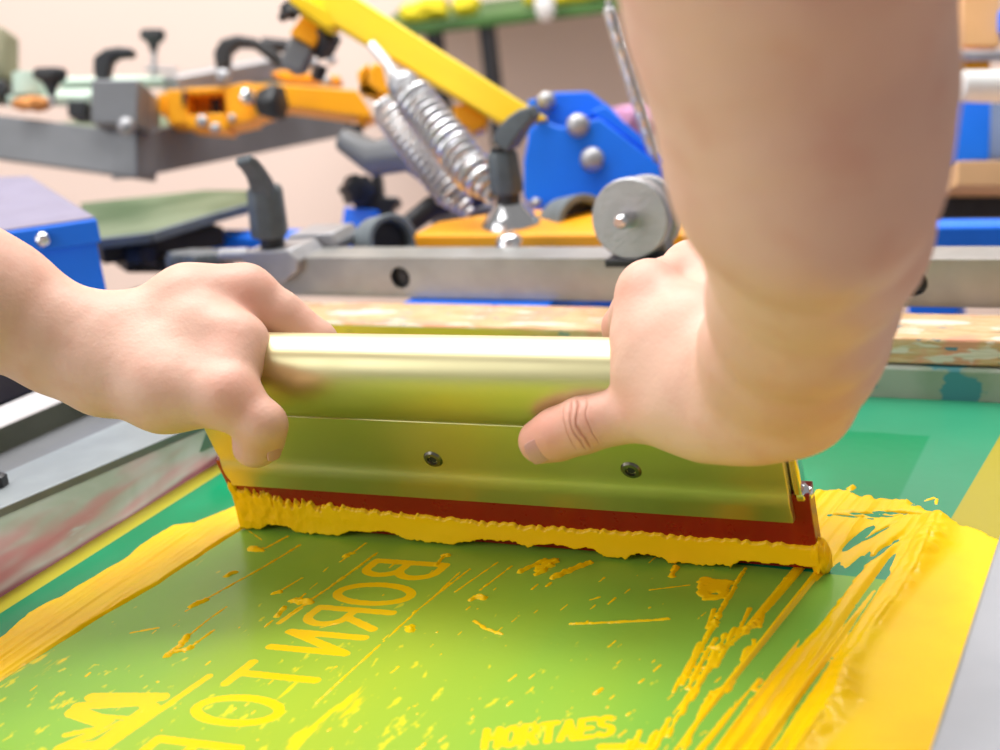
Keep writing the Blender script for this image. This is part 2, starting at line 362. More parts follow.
# right-hand bank of ink with draw lines
top = [on(*p) for p in ((790, 492), (812, 489), (850, 491), (875, 499), (905, 500), (925, 512), (945, 521), (975, 532), (1000, 545))]
ytop = np.interp(HX, [p.x for p in top], [p.y for p in top]) + (fbm(HX * 260, HY * 260, 3, 3) - .5) * .007 + (fbm(HX * 45, HX * 45, 2, 33) - .5) * .007
sl = HX - .010 * np.sin(HY * 9)                       # the draw direction leans a little
sl = HX - .10 * HY
streak = (fbm(sl * 260 + 4, HY * 5, 2, 21) - .5); fine = (fbm(sl * 700, HY * 30, 3, 23) - .5)
body = (sl - .1645) * .060 + streak * .0060 + fine * .0009
body = np.maximum(body, np.where(HX > .1595, np.minimum(.001, (HY + .012 - (HX - .160) * .9 + streak * .05) * .03), -.002)); body = np.where((HX > .05) & (HX < .162) & (HY > .004), .001, body)
body = np.minimum(body, .0009 + .0008 * np.clip(streak * 3, -1, 1) + .0010 * np.clip((sl - .168) / .03, 0, 1))
ymax = (ytop - HY) * .5 + (fbm(HX * 420, HY * 420, 3, 31) - .5) * .0012; body = np.minimum(body, ymax); body = np.where(HX < .135, np.where(HY > -.004, -.002, body), body)
for (bx_, by_, bw, bl, sl_) in ((.168, .040, .0016, .010, .3), (.176, .048, .0009, .008, .5), (.1735, .004, .0024, .016, .12), (.1705, -.028, .0020, .026, .12), (.182, .030, .0016, .012, .3), (.168, .066, .010, .0012, 0), (.180, .070, .009, .0013, 0), (.158, .062, .007, .0010, 0)):
    bare = np.exp(-((HX - bx_ - sl_ * (HY - by_)) / bw) ** 2 - ((HY - by_) / bl) ** 2) * (.5 + vnoise(HX * 700, HY * 250, 4)); body = body - bare * .0038
rp = [on(*p) for p in ((938, 522), (930, 545), (917, 572), (893, 607), (868, 640), (846, 668), (838, 700), (815, 735), (795, 760))]
_rs = sorted(rp, key=lambda p: p.y); flat = HX > np.interp(HY, [p.y for p in _rs], [p.x for p in _rs])
body = np.where(flat & (body > 0) & (HY < .062), .0016, body)
ripple = .0014 * (fbm(sl * 130, HY * 70, 3, 40) - .45) + .0004 * (fbm(HX * 330, HY * 130, 2, 43) - .5)
body = np.where((body > .0003) & ~flat, body + np.clip((sl - .165) / .02, 0, 1) * np.where(body > .0003, ripple, 0), body)
H = np.maximum(H, body)
# lumpy ridge pushed up beside the squeegee
best = np.full(HX.shape, 1.); hs = np.zeros(HX.shape); ws_ = np.full(HX.shape, .005)
Wd = (.0085, .0105, .0060, .0042, .0045, .0065, .0095, .0075, .0070); Hh = (.0038, .0052, .0026, .0012, .0014, .0026, .0038, .0022, .0018)
for i, (p, q) in enumerate(zip(rp, rp[1:])):
    bx_, by_ = q.x - p.x, q.y - p.y; t = np.clip(((HX - p.x) * bx_ + (HY - p.y) * by_) / (bx_ ** 2 + by_ ** 2), 0, 1); dd = np.hypot(HX - p.x - t * bx_, HY - p.y - t * by_)
    m_ = dd < best; best = np.where(m_, dd, best); hs = np.where(m_, Hh[i] * (1 - t) + Hh[i + 1] * t, hs); ws_ = np.where(m_, Wd[i] * (1 - t) + Wd[i + 1] * t, ws_)
lump = hs * np.exp(-(best / ws_) ** 2 * 1.6) * (1 + 1.0 * (fbm(HX * 110, HY * 110, 3, 50) - .5)); H = np.where(HX > .15, np.where(H > 0, H + lump, np.maximum(H, lump - .0012)), H)
# strands, drips and crumbs on the wiped area
def strand(pts, r, h=None):
    w = [on(*p) for p in pts]
    for p, q in zip(w, w[1:]):
        i0, i1 = np.searchsorted(hx, (min(p.x, q.x) - .012, max(p.x, q.x) + .012)); j0, j1 = np.searchsorted(hy_, (min(p.y, q.y) - .012, max(p.y, q.y) + .012))
        if i1 <= i0 or j1 <= j0: continue
        xx, yy = HX[i0:i1, j0:j1], HY[i0:i1, j0:j1]; n = (fbm(xx * 420, yy * 420, 2, 60) - .5)
        l = (r - seg_d(xx, yy, p, q)) * .75 + n * min(r * 1.1, .003)
        H[i0:i1, j0:j1] = np.maximum(H[i0:i1, j0:j1], np.minimum(l, h or r * .9))
for pts, r in [([(262, 550), (250, 549)], .0022), ([(266, 548), (288, 536)], .0007), ([(233, 573), (226, 576)], .0020), ([(190, 607), (206, 600)], .0018), ([(186, 611), (215, 594), (262, 568), (300, 545)], .0007),
               ([(295, 601), (308, 603)], .0026), ([(285, 607), (277, 616)], .0015), ([(280, 592), (272, 594)], .0014), ([(282, 590), (302, 578)], .0006), ([(346, 556), (350, 554)], .0020), ([(340, 562), (366, 543)], .0005),
               ([(445, 555), (447, 556)], .0020), ([(436, 565), (444, 556)], .0010), ([(410, 627), (411, 631)], .0021), ([(477, 597), (484, 598)], .0020), ([(470, 600), (477, 597)], .0012),
               ([(188, 636), (180, 646)], .0018), ([(177, 648), (168, 655)], .0020), ([(180, 651), (191, 648)], .0020), ([(192, 646), (214, 630)], .0008), ([(186, 638), (205, 622), (226, 607)], .0006),
               ([(713, 648), (722, 649)], .0024), ([(745, 632), (757, 622)], .0022), ([(724, 648), (745, 633)], .0008), ([(758, 620), (770, 601), (786, 578)], .0009), ([(715, 622), (716, 626)], .0018), ([(717, 616), (735, 585), (745, 568)], .0009),
               ([(700, 668), (710, 668)], .0013), ([(707, 700), (722, 688)], .0012), ([(570, 624), (600, 623), (640, 621), (668, 619)], .0009), ([(475, 621), (486, 629), (502, 634)], .0010), ([(676, 566), (672, 576)], .0017),
               ([(520, 572), (545, 560)], .0017), ([(536, 575), (556, 561)], .0018), ([(552, 578), (590, 562)], .0020), ([(377, 553), (330, 587), (290, 614)], .0008), ([(368, 560), (340, 580)], .0008),
               ([(470, 569), (420, 608), (372, 652), (316, 703)], .0006), ([(460, 572), (430, 600)], .0005), ([(498, 562), (455, 592)], .0005), ([(512, 566), (480, 590)], .0006), ([(130, 633), (158, 628)], .0007),
               ([(60, 612), (62, 612)], .0009), ([(233, 520), (262, 540)], .0004), ([(650, 590), (690, 585)], .0005), ([(590, 600), (600, 597)], .0006), ([(320, 628), (340, 622)], .0005), ([(755, 690), (760, 680)], .0012), ([(748, 712), (752, 700)], .0012)]: strand(pts, r)
strand([(540, 569), (552, 561)], .0035, .0006); 
for pts in ([(702, 580), (728, 583), (722, 596), (706, 598), (702, 582)],): strand(pts, .0028, .0007); strand([(710, 588), (720, 589)], .004, .0007)
for k in range(150):
    px = rng.uniform(20, 740); py = 560 + 190 * rng.random() ** .8
    if px < 250 and py < 700 - px * .45: continue
    L = rng.uniform(0, 8); strand([(px, py), (px + L, py - L * .85)], rng.uniform(.0002, .0006) * (1 if rng.random() < .93 else 1.8))
for k in range(26):
    x0 = rng.uniform(.125, .150); y0 = rng.uniform(-.20, -.04)
    i0, i1 = np.searchsorted(hx, (x0 - .006, x0 + .006)); xx, yy = HX[i0:i1], HY[i0:i1]
    l = (.0011 - seg_d(xx, yy, (x0, y0), (x0 - .002, y0 + rng.uniform(.01, .05)))) * .6 + (fbm(xx * 500, yy * 200, 2, 70 + k) - .5) * .001; H[i0:i1] = np.maximum(H[i0:i1], np.minimum(l, .0007))
# stray curl and dots past the blade
for pts, r in [([(838, 478), (842, 474)], .0006), ([(850, 489), (853, 487)], .0018), ([(851, 489), (855, 484), (850, 483)], .0006), ([(925, 501), (934, 498)], .0008), ([(937, 499), (936, 504)], .0007), ([(803, 452), (806, 450)], .0008)]: strand(pts, r)
H = np.clip(H, -.0015, .02)
ink = grid_mesh('yellow_ink', np.stack([HX, HY, H], -1), M['ink'], None, H > 0)
tag(ink, 'glossy yellow printing ink smeared and banked over the green screen', 'ink', kind='stuff')

# ================================================================== SQUEEGEE
sq = thing('squeegee', 'long aluminium screen-printing squeegee with dark red blade gripped by both hands', 'squeegee', (0, 0, .001))
def extrude(prof, u0, u1, name, mat, bevel=0., skew=0.):
    m = MB(); m.prism([S(u0, v, w) for v, w in prof], SD * (u1 - u0)); return m.build(name, mat, sq, bevel, 30)
hprof = []
for k in range(72):
    a = 2 * math.pi * k / 72; c, s = math.cos(a), math.sin(a)
    hprof.append((.1055 + .0215 * math.copysign(abs(s) ** .86, s), .0155 * math.copysign(abs(c) ** .80, c)))
extrude(hprof, -.1465, .151, 'handle', M['handle'])
extrude([(.087, .0100), (.060, .0098), (.0560, .0092), (.0525, .0100), (.0490, .0108), (.0450, .0106), (.0400, .0096), (.0355, .0092), (.0343, .0060), (.0355, .0050), (.0500, .0050), (.0500, -.005), (.0330, -.005), (.0320, -.008), (.055, -.0100), (.088, -.0098)], -.1465, .151, 'blade_holder', M['handle'], .0004)
extrude([(.0010, .0020), (.0022, .0046), (.049, .0046), (.049, -.0046), (.0022, -.0046), (.0010, -.002)], -.1545, .1585, 'blade', M['red'], .0004)
for u in (-.119, -.019, .081):
    m = MB(); c = S(u, .0632, .0088)
    m.lathe(c, SF, [(-.001, .0050), (.0010, .0050), (.0020, .0040), (.0022, .0026), (.0010, .0022), (.0006, .0010)], 28)
    s_ = m.build('screw', M['screw'], sq, 0, 35)
    MB().lathe(c, SF, [(.0004, .0022), (.0011, .0021)], 6).build('socket', M['dark'], s_)
m = MB(); m.box(S(.1535, .062, .0005), SD, SU, SF, .0022, .014, .0045); cl = m.build('end_plate', M['chrome'], sq, .0012)
m = MB(); m.lathe(S(.153, .047, .001), SD, [(0, .0042), (.003, .0042), (.0042, .003), (.006, .0028), (.0068, .001)], 20); m.build('end_bolt', M['chrome'], sq)
# ink clinging to the blade
uu = np.arange(-.1530, .1600, .0006); vv = np.linspace(-.004, .034, 80); UU, VV = np.meshgrid(uu, vv, indexing='ij')
vt = np.interp(UU, [-.16, -.150, -.125, -.10, -.06, 0, .08, .15, .16], [.0290, .0290, .0250, .0215, .0195, .0175, .0180, .0180, .0165])
vt = vt + (fbm(UU * 420, VV * 60, 3, 81) - .5) * np.interp(UU, [-.16, -.12, -.08, .16], [.020, .015, .0045, .0025])
vb = .0030 + .0085 * np.clip(fbm(UU * 62, UU * 0, 2, 85) - .44, 0, 1) ** .6 * np.interp(UU, [-.16, -.12, -.06, .04, .12, .16], [.5, .8, 1, .9, .5, .5])
vb = np.where((UU > .118) & (UU < .158), .0058 * np.clip((UU - .118) / .005, 0, 1) ** .5 + .001, vb)
vs_ = vb; vb = vb + (fbm(UU * 600, UU * 0, 2, 86) - .5) * .0016
lv = np.minimum(vt - VV, (VV - vb) * 1.1)
vts = np.interp(UU, [-.16, -.12, -.06, 0, .16], [.0270, .0240, .0195, .0178, .0175])
t_ = np.clip((vts - VV) / (vts - .002), 0, 1)
wob = .0003 * (fbm(UU * 40, VV * 200, 2, 90) - .5) + .0016 * np.clip(-.05 - UU, 0, .09) / .09 * (fbm(UU * 260, VV * 200, 3, 92) - .4)
th = np.clip(lv * 2.4, -.0008, None); th = np.minimum(th, .0014 + .0066 * t_ ** 1.2 + wob)
IP = np.array(SD)[None, None] * UU[..., None] + np.array(SU)[None, None] * VV[..., None] + np.array(SF)[None, None] * (.0046 + th)[..., None]
grid_mesh('ink_bead', IP, M['ink2'], sq, th > 0)
# wedge of ink right at the blade's end
def blob_surface(c, axes, r, name, mat, parent, seed=0, amp=.3):
    bm = bmesh.new(); bmesh.ops.create_icosphere(bm, subdivisions=4, radius=1)
    vs = []
    for v in bm.verts:
        n = fbm(np.array([v.co.x * 2.2 + seed]), np.array([v.co.y * 2.2 + v.co.z * 1.7]), 3, seed)[0]; k = 1 + amp * (n - .5) * 2
        vs.append(Vector(c) + axes[0] * (v.co.x * r[0] * k) + axes[1] * (v.co.y * r[1] * k) + axes[2] * (v.co.z * r[2] * k))
    fs = [tuple(v.index for v in f.verts) for f in bm.faces]; bm.free()
    return make(name, vs, fs, mat, parent)
blob_surface(S(.1592, .010, .004), (SD, SU, SF), (.0045, .0105, .0055), 'ink_dab', M['ink2'], sq, 3)
blob_surface(S(-.1525, .010, .003), (SD, SU, SF), (.003, .011, .004), 'ink_dab', M['ink2'], sq, 8)

# ================================================================== PERSON (two arms)
def smin(a, b, k):
    h = np.clip(.5 + .5 * (b - a) / k, 0, 1); return b * (1 - h) + a * h - k * h * (1 - h)
def nets(Fv, org, h):
    """surface nets over a scalar field (inside < 0)"""
    nx, ny, nz = Fv.shape; ins = Fv < 0
    cs = [(i, j, k) for i in (0, 1) for j in (0, 1) for k in (0, 1)]
    sl = lambda A, i, j, k: A[i:nx - 1 + i, j:ny - 1 + j, k:nz - 1 + k]
    cnt = sum(sl(ins, *c).astype(np.int8) for c in cs); act = (cnt > 0) & (cnt < 8); ci = np.argwhere(act)
    idx = np.full(act.shape, -1, np.int64); idx[tuple(ci.T)] = np.arange(len(ci))
    acc = np.zeros((len(ci), 3)); n = np.zeros(len(ci))
    vals = {c: Fv[ci[:, 0] + c[0], ci[:, 1] + c[1], ci[:, 2] + c[2]] for c in cs}
    for c in cs:
        for ax in range(3):
            if c[ax] == 0:
                d = list(c); d[ax] = 1; d = tuple(d); a, b = vals[c], vals[d]; cr = (a < 0) != (b < 0)
                t = np.where(cr, a / np.where(cr, a - b, 1), 0); p = np.array(c, float)[None].repeat(len(ci), 0); p[:, ax] += t
                acc += p * cr[:, None]; n += cr
    V = org + (ci + acc / n[:, None]) * h
    Q = []
    for ax in range(3):
        o1, o2 = [(1, 2), (2, 0), (0, 1)][ax]
        A = ins[tuple(slice(0, s - 1) if i == ax else slice(1, s - 1) for i, s in enumerate(Fv.shape))]
        B = ins[tuple(slice(1, s) if i == ax else slice(1, s - 1) for i, s in enumerate(Fv.shape))]
        e = np.argwhere(A != B); flip = A[tuple(e.T)]; e = e + np.array([0 if i == ax else 1 for i in range(3)])
        def g(d1, d2):
            w = e.copy(); w[:, o1] -= d1; w[:, o2] -= d2; return idx[tuple(w.T)]
        q = np.stack([g(1, 1), g(0, 1), g(0, 0), g(1, 0)], -1); q[~flip] = q[~flip][:, ::-1]; Q.append(q)
    Q = np.concatenate(Q); return V, Q[(Q >= 0).all(1)]
def cs_pt(px, py, d): return np.array([(px - 500) * d / F, -(py - 375) * d / F, -d])
def sdf_body(prims, grooves, h=.0015, pad=.012):
    pts = np.array([cs_pt(*p[i]) for p in prims for i in (0, 1)]); rad = np.array([r for p in prims for r in (p[2], p[3])])
    lo = (pts - rad[:, None]).min(0) - pad; hi = (pts + rad[:, None]).max(0) + pad
    n = np.ceil((hi - lo) / h).astype(int); Fv = np.full(n, .05, np.float32)
    ax = [lo[i] + np.arange(n[i]) * h for i in range(3)]
    def local(a, b, r, m):
        l = np.minimum(a, b) - r - m; u = np.maximum(a, b) + r + m
        return tuple(slice(max(int((l[i] - lo[i]) / h), 0), min(int((u[i] - lo[i]) / h) + 2, n[i])) for i in range(3))
    def dist(sl, a, b, ra, rb, sq=None):
        g = np.meshgrid(*[ax[i][sl[i]].astype(np.float32) for i in range(3)], indexing='ij', sparse=True); ba = b - a
        t = np.clip(((g[0] - a[0]) * ba[0] + (g[1] - a[1]) * ba[1] + (g[2] - a[2]) * ba[2]) / max(ba @ ba, 1e-12), 0, 1)
        return np.sqrt((g[0] - a[0] - t * ba[0]) ** 2 + (g[1] - a[1] - t * ba[1]) ** 2 + (g[2] - a[2] - t * ba[2]) ** 2) - (ra + (rb - ra) * t)
    for p in prims:
        a, b = cs_pt(*p[0]), cs_pt(*p[1]); k = p[4]; sl = local(a, b, max(p[2], p[3]), k + .01)
        Fv[sl] = smin(Fv[sl], dist(sl, a, b, p[2], p[3]), k)
    for p in grooves:
        a, b = cs_pt(*p[0]), cs_pt(*p[1]); k = p[3]; sl = local(a, b, p[2], .01)
        Fv[sl] = -smin(-Fv[sl], dist(sl, a, b, p[2], p[2]), k)
    Fv[0] = Fv[-1] = .01; Fv[:, 0] = Fv[:, -1] = .01; Fv[:, :, 0] = Fv[:, :, -1] = .01
    V, Q = nets(Fv, lo, h)
    # light relaxation of the voxel steps
    e = np.concatenate([Q[:, [0, 1]], Q[:, [1, 2]], Q[:, [2, 3]], Q[:, [3, 0]]])
    for it in range(5):
        s = np.zeros_like(V); c = np.zeros(len(V))
        for k in range(3): s[:, k] = np.bincount(e[:, 0], V[e[:, 1], k], len(V)) + np.bincount(e[:, 1], V[e[:, 0], k], len(V))
        c = np.bincount(e[:, 0], minlength=len(V)) + np.bincount(e[:, 1], minlength=len(V)); V = V + (s / c[:, None] - V) * (.55 if it % 2 == 0 else -.35 if it < 4 else .3)
    return V @ R.T + CAM, Q
LEFT = [  # (px,py,dist) (px,py,dist) r0 r1 blend
    ((-470, -420, .47), (-345, 190, .592), .050, .044, .02), ((-330, 215, .60), (-190, 245, .64), .046, .040, .02), ((-190, 245, .64), (-60, 283, .672), .040, .0325, .02), ((-60, 283, .672), (0, 306, .68), .0325, .0285, .02), ((0, 306, .68), (62, 338, .684), .0280, .0235, .015),
    ((62, 338, .684), (104, 342, .684), .0235, .0205, .012), ((62, 345, .682), (104, 370, .678), .0225, .0195, .012), ((80, 345, .69), (112, 345, .70), .020, .019, .012),
    ((104, 340, .686), (190, 308, .694), .0195, .0175, .012), ((190, 306, .694), (246, 295, .70), .0172, .0132, .012), ((190, 300, .70), (236, 292, .71), .0155, .0118, .012),           # index metacarpal
    ((112, 342, .70), (235, 303, .727), .019, .0145, .010), ((118, 346, .71), (228, 310, .750), .018, .0135, .010), ((120, 350, .715), (215, 320, .772), .017, .013, .010),
    ((104, 372, .676), (165, 390, .666), .0190, .0185, .012), ((165, 390, .666), (228, 397, .655), .0180, .0148, .012),            # thumb metacarpal
    ((110, 360, .682), (232, 340, .676), .020, .0150, .012), ((200, 330, .68), (240, 352, .672), .015, .0115, .010), ((150, 370, .672), (215, 375, .668), .0145, .0125, .012), ((232, 370, .664), (242, 345, .674), .011, .0105, .010),
    ((228, 397, .655), (262, 425, .652), .0142, .0112, .006), ((262, 425, .652), (256, 447, .660), .0114, .0100, .004), ((262, 428, .654), (266, 440, .660), .0098, .009, .004), ((250, 430, .662), (249, 448, .664), .0085, .0078, .003),
    ((246, 295, .70), (280, 315, .702), .0130, .0116, .010), ((280, 314, .702), (316, 342, .704), .0120, .0108, .003), ((316, 342, .704), (322, 385, .716), .0108, .0095, .003), ((322, 385, .716), (305, 408, .715), .0095, .0085, .003),
    ((235, 303, .727), (292, 348, .735), .0128, .0108, .004), ((292, 348, .735), (300, 395, .730), .0105, .0095, .003), ((300, 395, .730), (285, 415, .722), .0095, .0085, .003),
    ((228, 310, .750), (262, 355, .757), .0122, .0105, .004), ((262, 355, .757), (268, 400, .745), .010, .009, .003), ((268, 400, .745), (262, 420, .735), .009, .008, .003),
    ((215, 320, .772), (238, 360, .775), .011, .0095, .004), ((238, 360, .775), (245, 398, .758), .009, .008, .003), ((245, 398, .758), (243, 415, .748), .008, .0075, .003),
]
LG = []
RIGHTA = [
    ((690, -560, .26), (785, -110, .342), .048, .043, .02), ((785, -110, .342), (787, 0, .368), .0425, .0408, .012), ((787, 0, .368), (803, 90, .388), .0408, .0398, .01), ((803, 90, .388), (806, 165, .405), .0398, .0378, .01),
    ((806, 165, .405), (815, 225, .448), .0378, .0350, .01), ((815, 225, .448), (802, 300, .495), .0350, .0318, .01), ((802, 300, .495), (790, 350, .530), .0318, .0290, .01), ((790, 350, .53), (783, 392, .552), .0290, .0235, .01),
    ((760, 350, .545), (745, 407, .562), .024, .0205, .012), ((828, 335, .52), (802, 388, .552), .0215, .0205, .012), ((790, 395, .556), (730, 410, .572), .0215, .0195, .012),
    ((750, 400, .565), (700, 412, .582), .0200, .0180, .012), ((700, 412, .582), (642, 411, .598), .0172, .0128, .010),          # thumb metacarpal
    ((642, 411, .598), (612, 417, .603), .0124, .0118, .005), ((612, 417, .603), (583, 425, .606), .0116, .0122, .004), ((583, 425, .606), (558, 434, .612), .0118, .0114, .004), ((558, 434, .612), (541, 441, .617), .0112, .0102, .004),
    ((750, 385, .57), (693, 335, .588), .020, .0165, .012), ((693, 335, .588), (648, 293, .607), .0165, .0132, .008),            # index metacarpal
    ((652, 288, .614), (694, 272, .640), .0118, .0118, .008), ((690, 330, .592), (720, 300, .625), .0150, .0135, .010),
    ((765, 375, .58), (724, 315, .610), .0185, .016, .010), ((724, 315, .610), (692, 270, .640), .0155, .0125, .008),
    ((780, 370, .585), (735, 275, .672), .018, .0125, .010), ((795, 368, .59), (772, 290, .695), .018, .012, .010),
    ((690, 385, .584), (655, 350, .592), .0185, .0140, .012), ((662, 360, .592), (642, 335, .600), .0135, .0118, .010), ((645, 315, .604), (640, 372, .594), .0118, .0118, .008), ((720, 370, .575), (670, 400, .588), .0185, .0145, .012),
    ((648, 293, .607), (636, 314, .622), .0130, .0115, .004), ((636, 314, .622), (625, 327, .640), .0113, .0103, .003), ((625, 327, .640), (628, 372, .660), .0102, .0092, .003), ((628, 372, .660), (640, 395, .655), .009, .0082, .003),
    ((692, 270, .640), (668, 310, .672), .0125, .0108, .004), ((668, 310, .672), (668, 360, .680), .0103, .0095, .003), ((668, 360, .680), (675, 385, .668), .0092, .0084, .003),
    ((735, 275, .672), (712, 318, .690), .0122, .0105, .004), ((712, 318, .690), (710, 365, .688), .010, .0092, .003), ((710, 365, .688), (715, 385, .672), .009, .0082, .003),
    ((772, 290, .695), (752, 325, .695), .0112, .0095, .004), ((752, 325, .695), (748, 365, .685), .009, .0082, .003), ((748, 365, .685), (750, 380, .668), .008, .0075, .003),
]
RG = []
PV, PQ = [], []; base_n = 0
for pr, gr in ((LEFT, LG), (RIGHTA, RG)):
    V, Q = sdf_body(pr, gr); PV.append(V); PQ.append(Q + base_n); base_n += len(V)
PV = np.concatenate(PV); PQ = np.concatenate(PQ)
person = thing('person', 'person in bare forearms pushing the squeegee with both hands from above', 'person', (PV[:, 0].mean(), PV[:, 1].mean(), PV[:, 2].min()))
me = raw_mesh('body', PV - np.array(person.location), PQ)
# redder skin over knuckles and finger ends
spots = [((248, 285, .685), .020, .4), ((300, 325, .69), .02, .25), ((255, 450, .65), .016, .5), ((232, 398, .642), .016, .5), ((235, 340, .66), .02, .3), ((640, 285, .6), .018, .5), ((688, 262, .63), .018, .4), ((612, 320, .635), .014, .7), ((545, 440, .605), .020, .9), ((583, 425, .594), .014, .5), ((625, 405, .585), .012, .5)]
att = np.zeros(len(PV))
for p, r, a in spots: att = np.maximum(att, a * np.exp(-(np.linalg.norm(PV - np.array(P(*p)), axis=1) / r) ** 2))
at = me.attributes.new('flush', 'FLOAT', 'POINT'); at.data.foreach_set('value', att.astype(np.float32))
sk = NT('skin')
c = sk.mix(sk.sstep(sk.noise(11, 3), .35, .68), lin((232, 190, 170)), lin((224, 177, 157)))
c = sk.mix(sk.math('MULTIPLY', sk.sstep(sk.noise(60, 4), .45, .7), .35), c, lin((220, 160, 140)))
c = sk.mix(sk.math('MULTIPLY', sk.attr('flush'), .75), c, lin((226, 150, 132)))
c = sk.mix(sk.sstep(sk.noise(130, 2), .80, .83), c, lin((180, 130, 104)))
sk.set(col=c, rough=.48, sss=.12, spec=.4); sk.b.inputs['Subsurface Radius'].default_value = (.006, .0025, .0015); sk.b.inputs['Subsurface Scale'].default_value = 1.
v_ = sk.n('ShaderNodeTexVoronoi', Scale=520); sk.l(sk.coord((1, 1, 1)), v_.inputs['Vector'])
hsum = sk.math('ADD', sk.math('MULTIPLY', v_.outputs['Distance'], .10), sk.math('MULTIPLY', sk.noise(75, 4), 1.0)); 
thumb_c = (P(577, 424, .594) - Vector(person.location)); thumb_a = (P(541, 441, .617) - P(612, 417, .603)).normalized()
sub = sk.n('ShaderNodeVectorMath', _operation='SUBTRACT'); sk.l(sk.tc.outputs['Object'], sub.inputs[0]); sub.inputs[1].default_value = thumb_c
wv = sk.n('ShaderNodeVectorMath', _operation='DOT_PRODUCT'); sk.l(sub.outputs[0], wv.inputs[0]); wv.inputs[1].default_value = thumb_a
ln_ = sk.n('ShaderNodeVectorMath', _operation='LENGTH'); sk.l(sub.outputs[0], ln_.inputs[0])
tt_ = sk.math('ADD', sk.math('MULTIPLY', wv.outputs['Value'], 40.), sk.math('MULTIPLY', sk.noise(90, 2), .16))     # 1 unit = 25 mm
W1 = (1, 1, 1, 1); K0 = (0, 0, 0, 1)
cr = sk.ramp(sk.math('ADD', tt_, .42), [(.0, W1), (.27, W1), (.30, (.45, .45, .45, 1)), (.33, W1), (.43, W1), (.465, K0), (.50, W1), (.535, W1), (.565, (.15, .15, .15, 1)), (.60, W1), (.68, W1), (.705, (.5, .5, .5, 1)), (.73, W1)])
msk = sk.sstep(ln_.outputs['Value'], .0145, .0095)
dip = sk.math('MULTIPLY', sk.math('SUBTRACT', 1., cr), msk)
sk.set(col=sk.mix(sk.math('MULTIPLY', dip, .5), c, lin((176, 96, 74))))
sk.bump(sk.math('SUBTRACT', hsum, sk.math('MULTIPLY', dip, 1.1)), .0010, .6)
me.materials.append(sk.m); body = bpy.data.objects.new('body', me); COL.objects.link(body); body.parent = person
def nail(c, nrm, along, hw, hl, rc):
    nrm = Vector(nrm).normalized(); al = (Vector(along) - nrm * Vector(along).dot(nrm)).normalized(); sd = al.cross(nrm)
    n = 14; vs = []; fs = []
    for layer in (0, -.0007):
        for i in range(n + 1):
            for j in range(n + 1):
                a = -1 + 2 * i / n; b = -1 + 2 * j / n; w = (1 - .28 * max(-b, 0) ** 3 - .12 * max(b, 0) ** 4); x = a * hw * w; y = b * hl * (1 - .12 * a * a * (1 if b > 0 else 1.6))
                z = math.sqrt(max(rc * rc - x * x, 0)) - rc - .10 * (y * y) / hl * 1.0
                vs.append(Vector(c) + sd * x + al * y + nrm * (z + layer))
    N = n + 1
    for L in (0, 1):
        for i in range(n):
            for j in range(n): q = [L * N * N + i * N + j, L * N * N + (i + 1) * N + j, L * N * N + (i + 1) * N + j + 1, L * N * N + i * N + j + 1]; fs.append(q if L == 0 else q[::-1])
    ring = [i * N for i in range(N)] + [n * N + j for j in range(1, N)] + [i * N + n for i in range(n - 1, -1, -1)] + [j for j in range(n - 1, 0, -1)]
    for a, b in zip(ring, ring[1:] + ring[:1]): fs.append((a, b, b + N * N, a + N * N))
    return make('thumbnail', vs, fs, M['nail'], person, 0, 50)
tc = P(541, 441, .617); nn = (-BACK * .92 - RIGHT * .14 - UPC * .36).normalized()
tag(nail(P(543, 441, .616) + nn * .0113, nn, P(541, 443, .617) - P(570, 430, .612), .0056, .0062, .0125), 'thumbnail facing the viewer')
tl = P(253, 446, .660); nl = (RIGHT * .86 - BACK * .42 - UPC * .26).normalized()
nail(P(260, 442, .657) + nl * .0107, nl, P(253, 446, .66) - P(262, 425, .652), .0052, .006, .0088)

# ================================================================== BATTEN, BAR AND ITS CLAMPS
wb = MB().box((-.025, .262, .0285), X, Y, Z, .30, .026, .0080).build('wooden_batten', M['wood'], None, .0014)
tag(wb, 'rough paint-flecked wooden batten lying across the back of the screen frame', 'wood strip')

bar = thing('clamp_bar', 'long grey square steel bar with round holes above the wooden batten', 'steel bar', (0, .315, .036))
bx0, bx1, by, bz0, bz1 = -.345, .33, .300, .0368, .0675
def front_with_holes(m, holes, r):
    edges = [bx0] + sum([[h - .013, h + .013] for h in holes], []) + [bx1]; zc = (bz0 + bz1) / 2
    for i in range(0, len(edges) - 1):
        a, b = edges[i], edges[i + 1]
        if i % 2 == 0: m.add([(a, by, bz0), (b, by, bz0), (b, by, bz1), (a, by, bz1)], [(0, 1, 2, 3)])
        else:
            n = 32; cx = (a + b) / 2; hz = (bz1 - bz0) / 2; V = []; Fs = []
            for k in range(n):
                th = 2 * math.pi * k / n + math.pi / 4; c, s = math.cos(th), math.sin(th); mx = max(abs(c), abs(s))
                V += [(cx + c * r, by, zc + s * r), (cx + .013 * c / mx, by, zc + hz * s / mx), (cx + c * r, by + .004, zc + s * r)]
            for k in range(n):
                j = (k + 1) % n; Fs += [(3 * k, 3 * k + 1, 3 * j + 1, 3 * j), (3 * k, 3 * j, 3 * j + 2, 3 * k + 2)]
            m.add(V, Fs)
h1 = onY(400, 277, .30).x; h2 = onY(914, 285, .30).x
m = MB(); front_with_holes(m, [h1, h2], .0084); D = .033
m.add([(bx0, by, bz0), (bx1, by, bz0), (bx1, by, bz1), (bx0, by, bz1), (bx0, by + D, bz0), (bx1, by + D, bz0), (bx1, by + D, bz1), (bx0, by + D, bz1)], [(3, 2, 6, 7), (0, 4, 5, 1), (4, 7, 6, 5), (0, 3, 7, 4), (1, 5, 6, 2)])
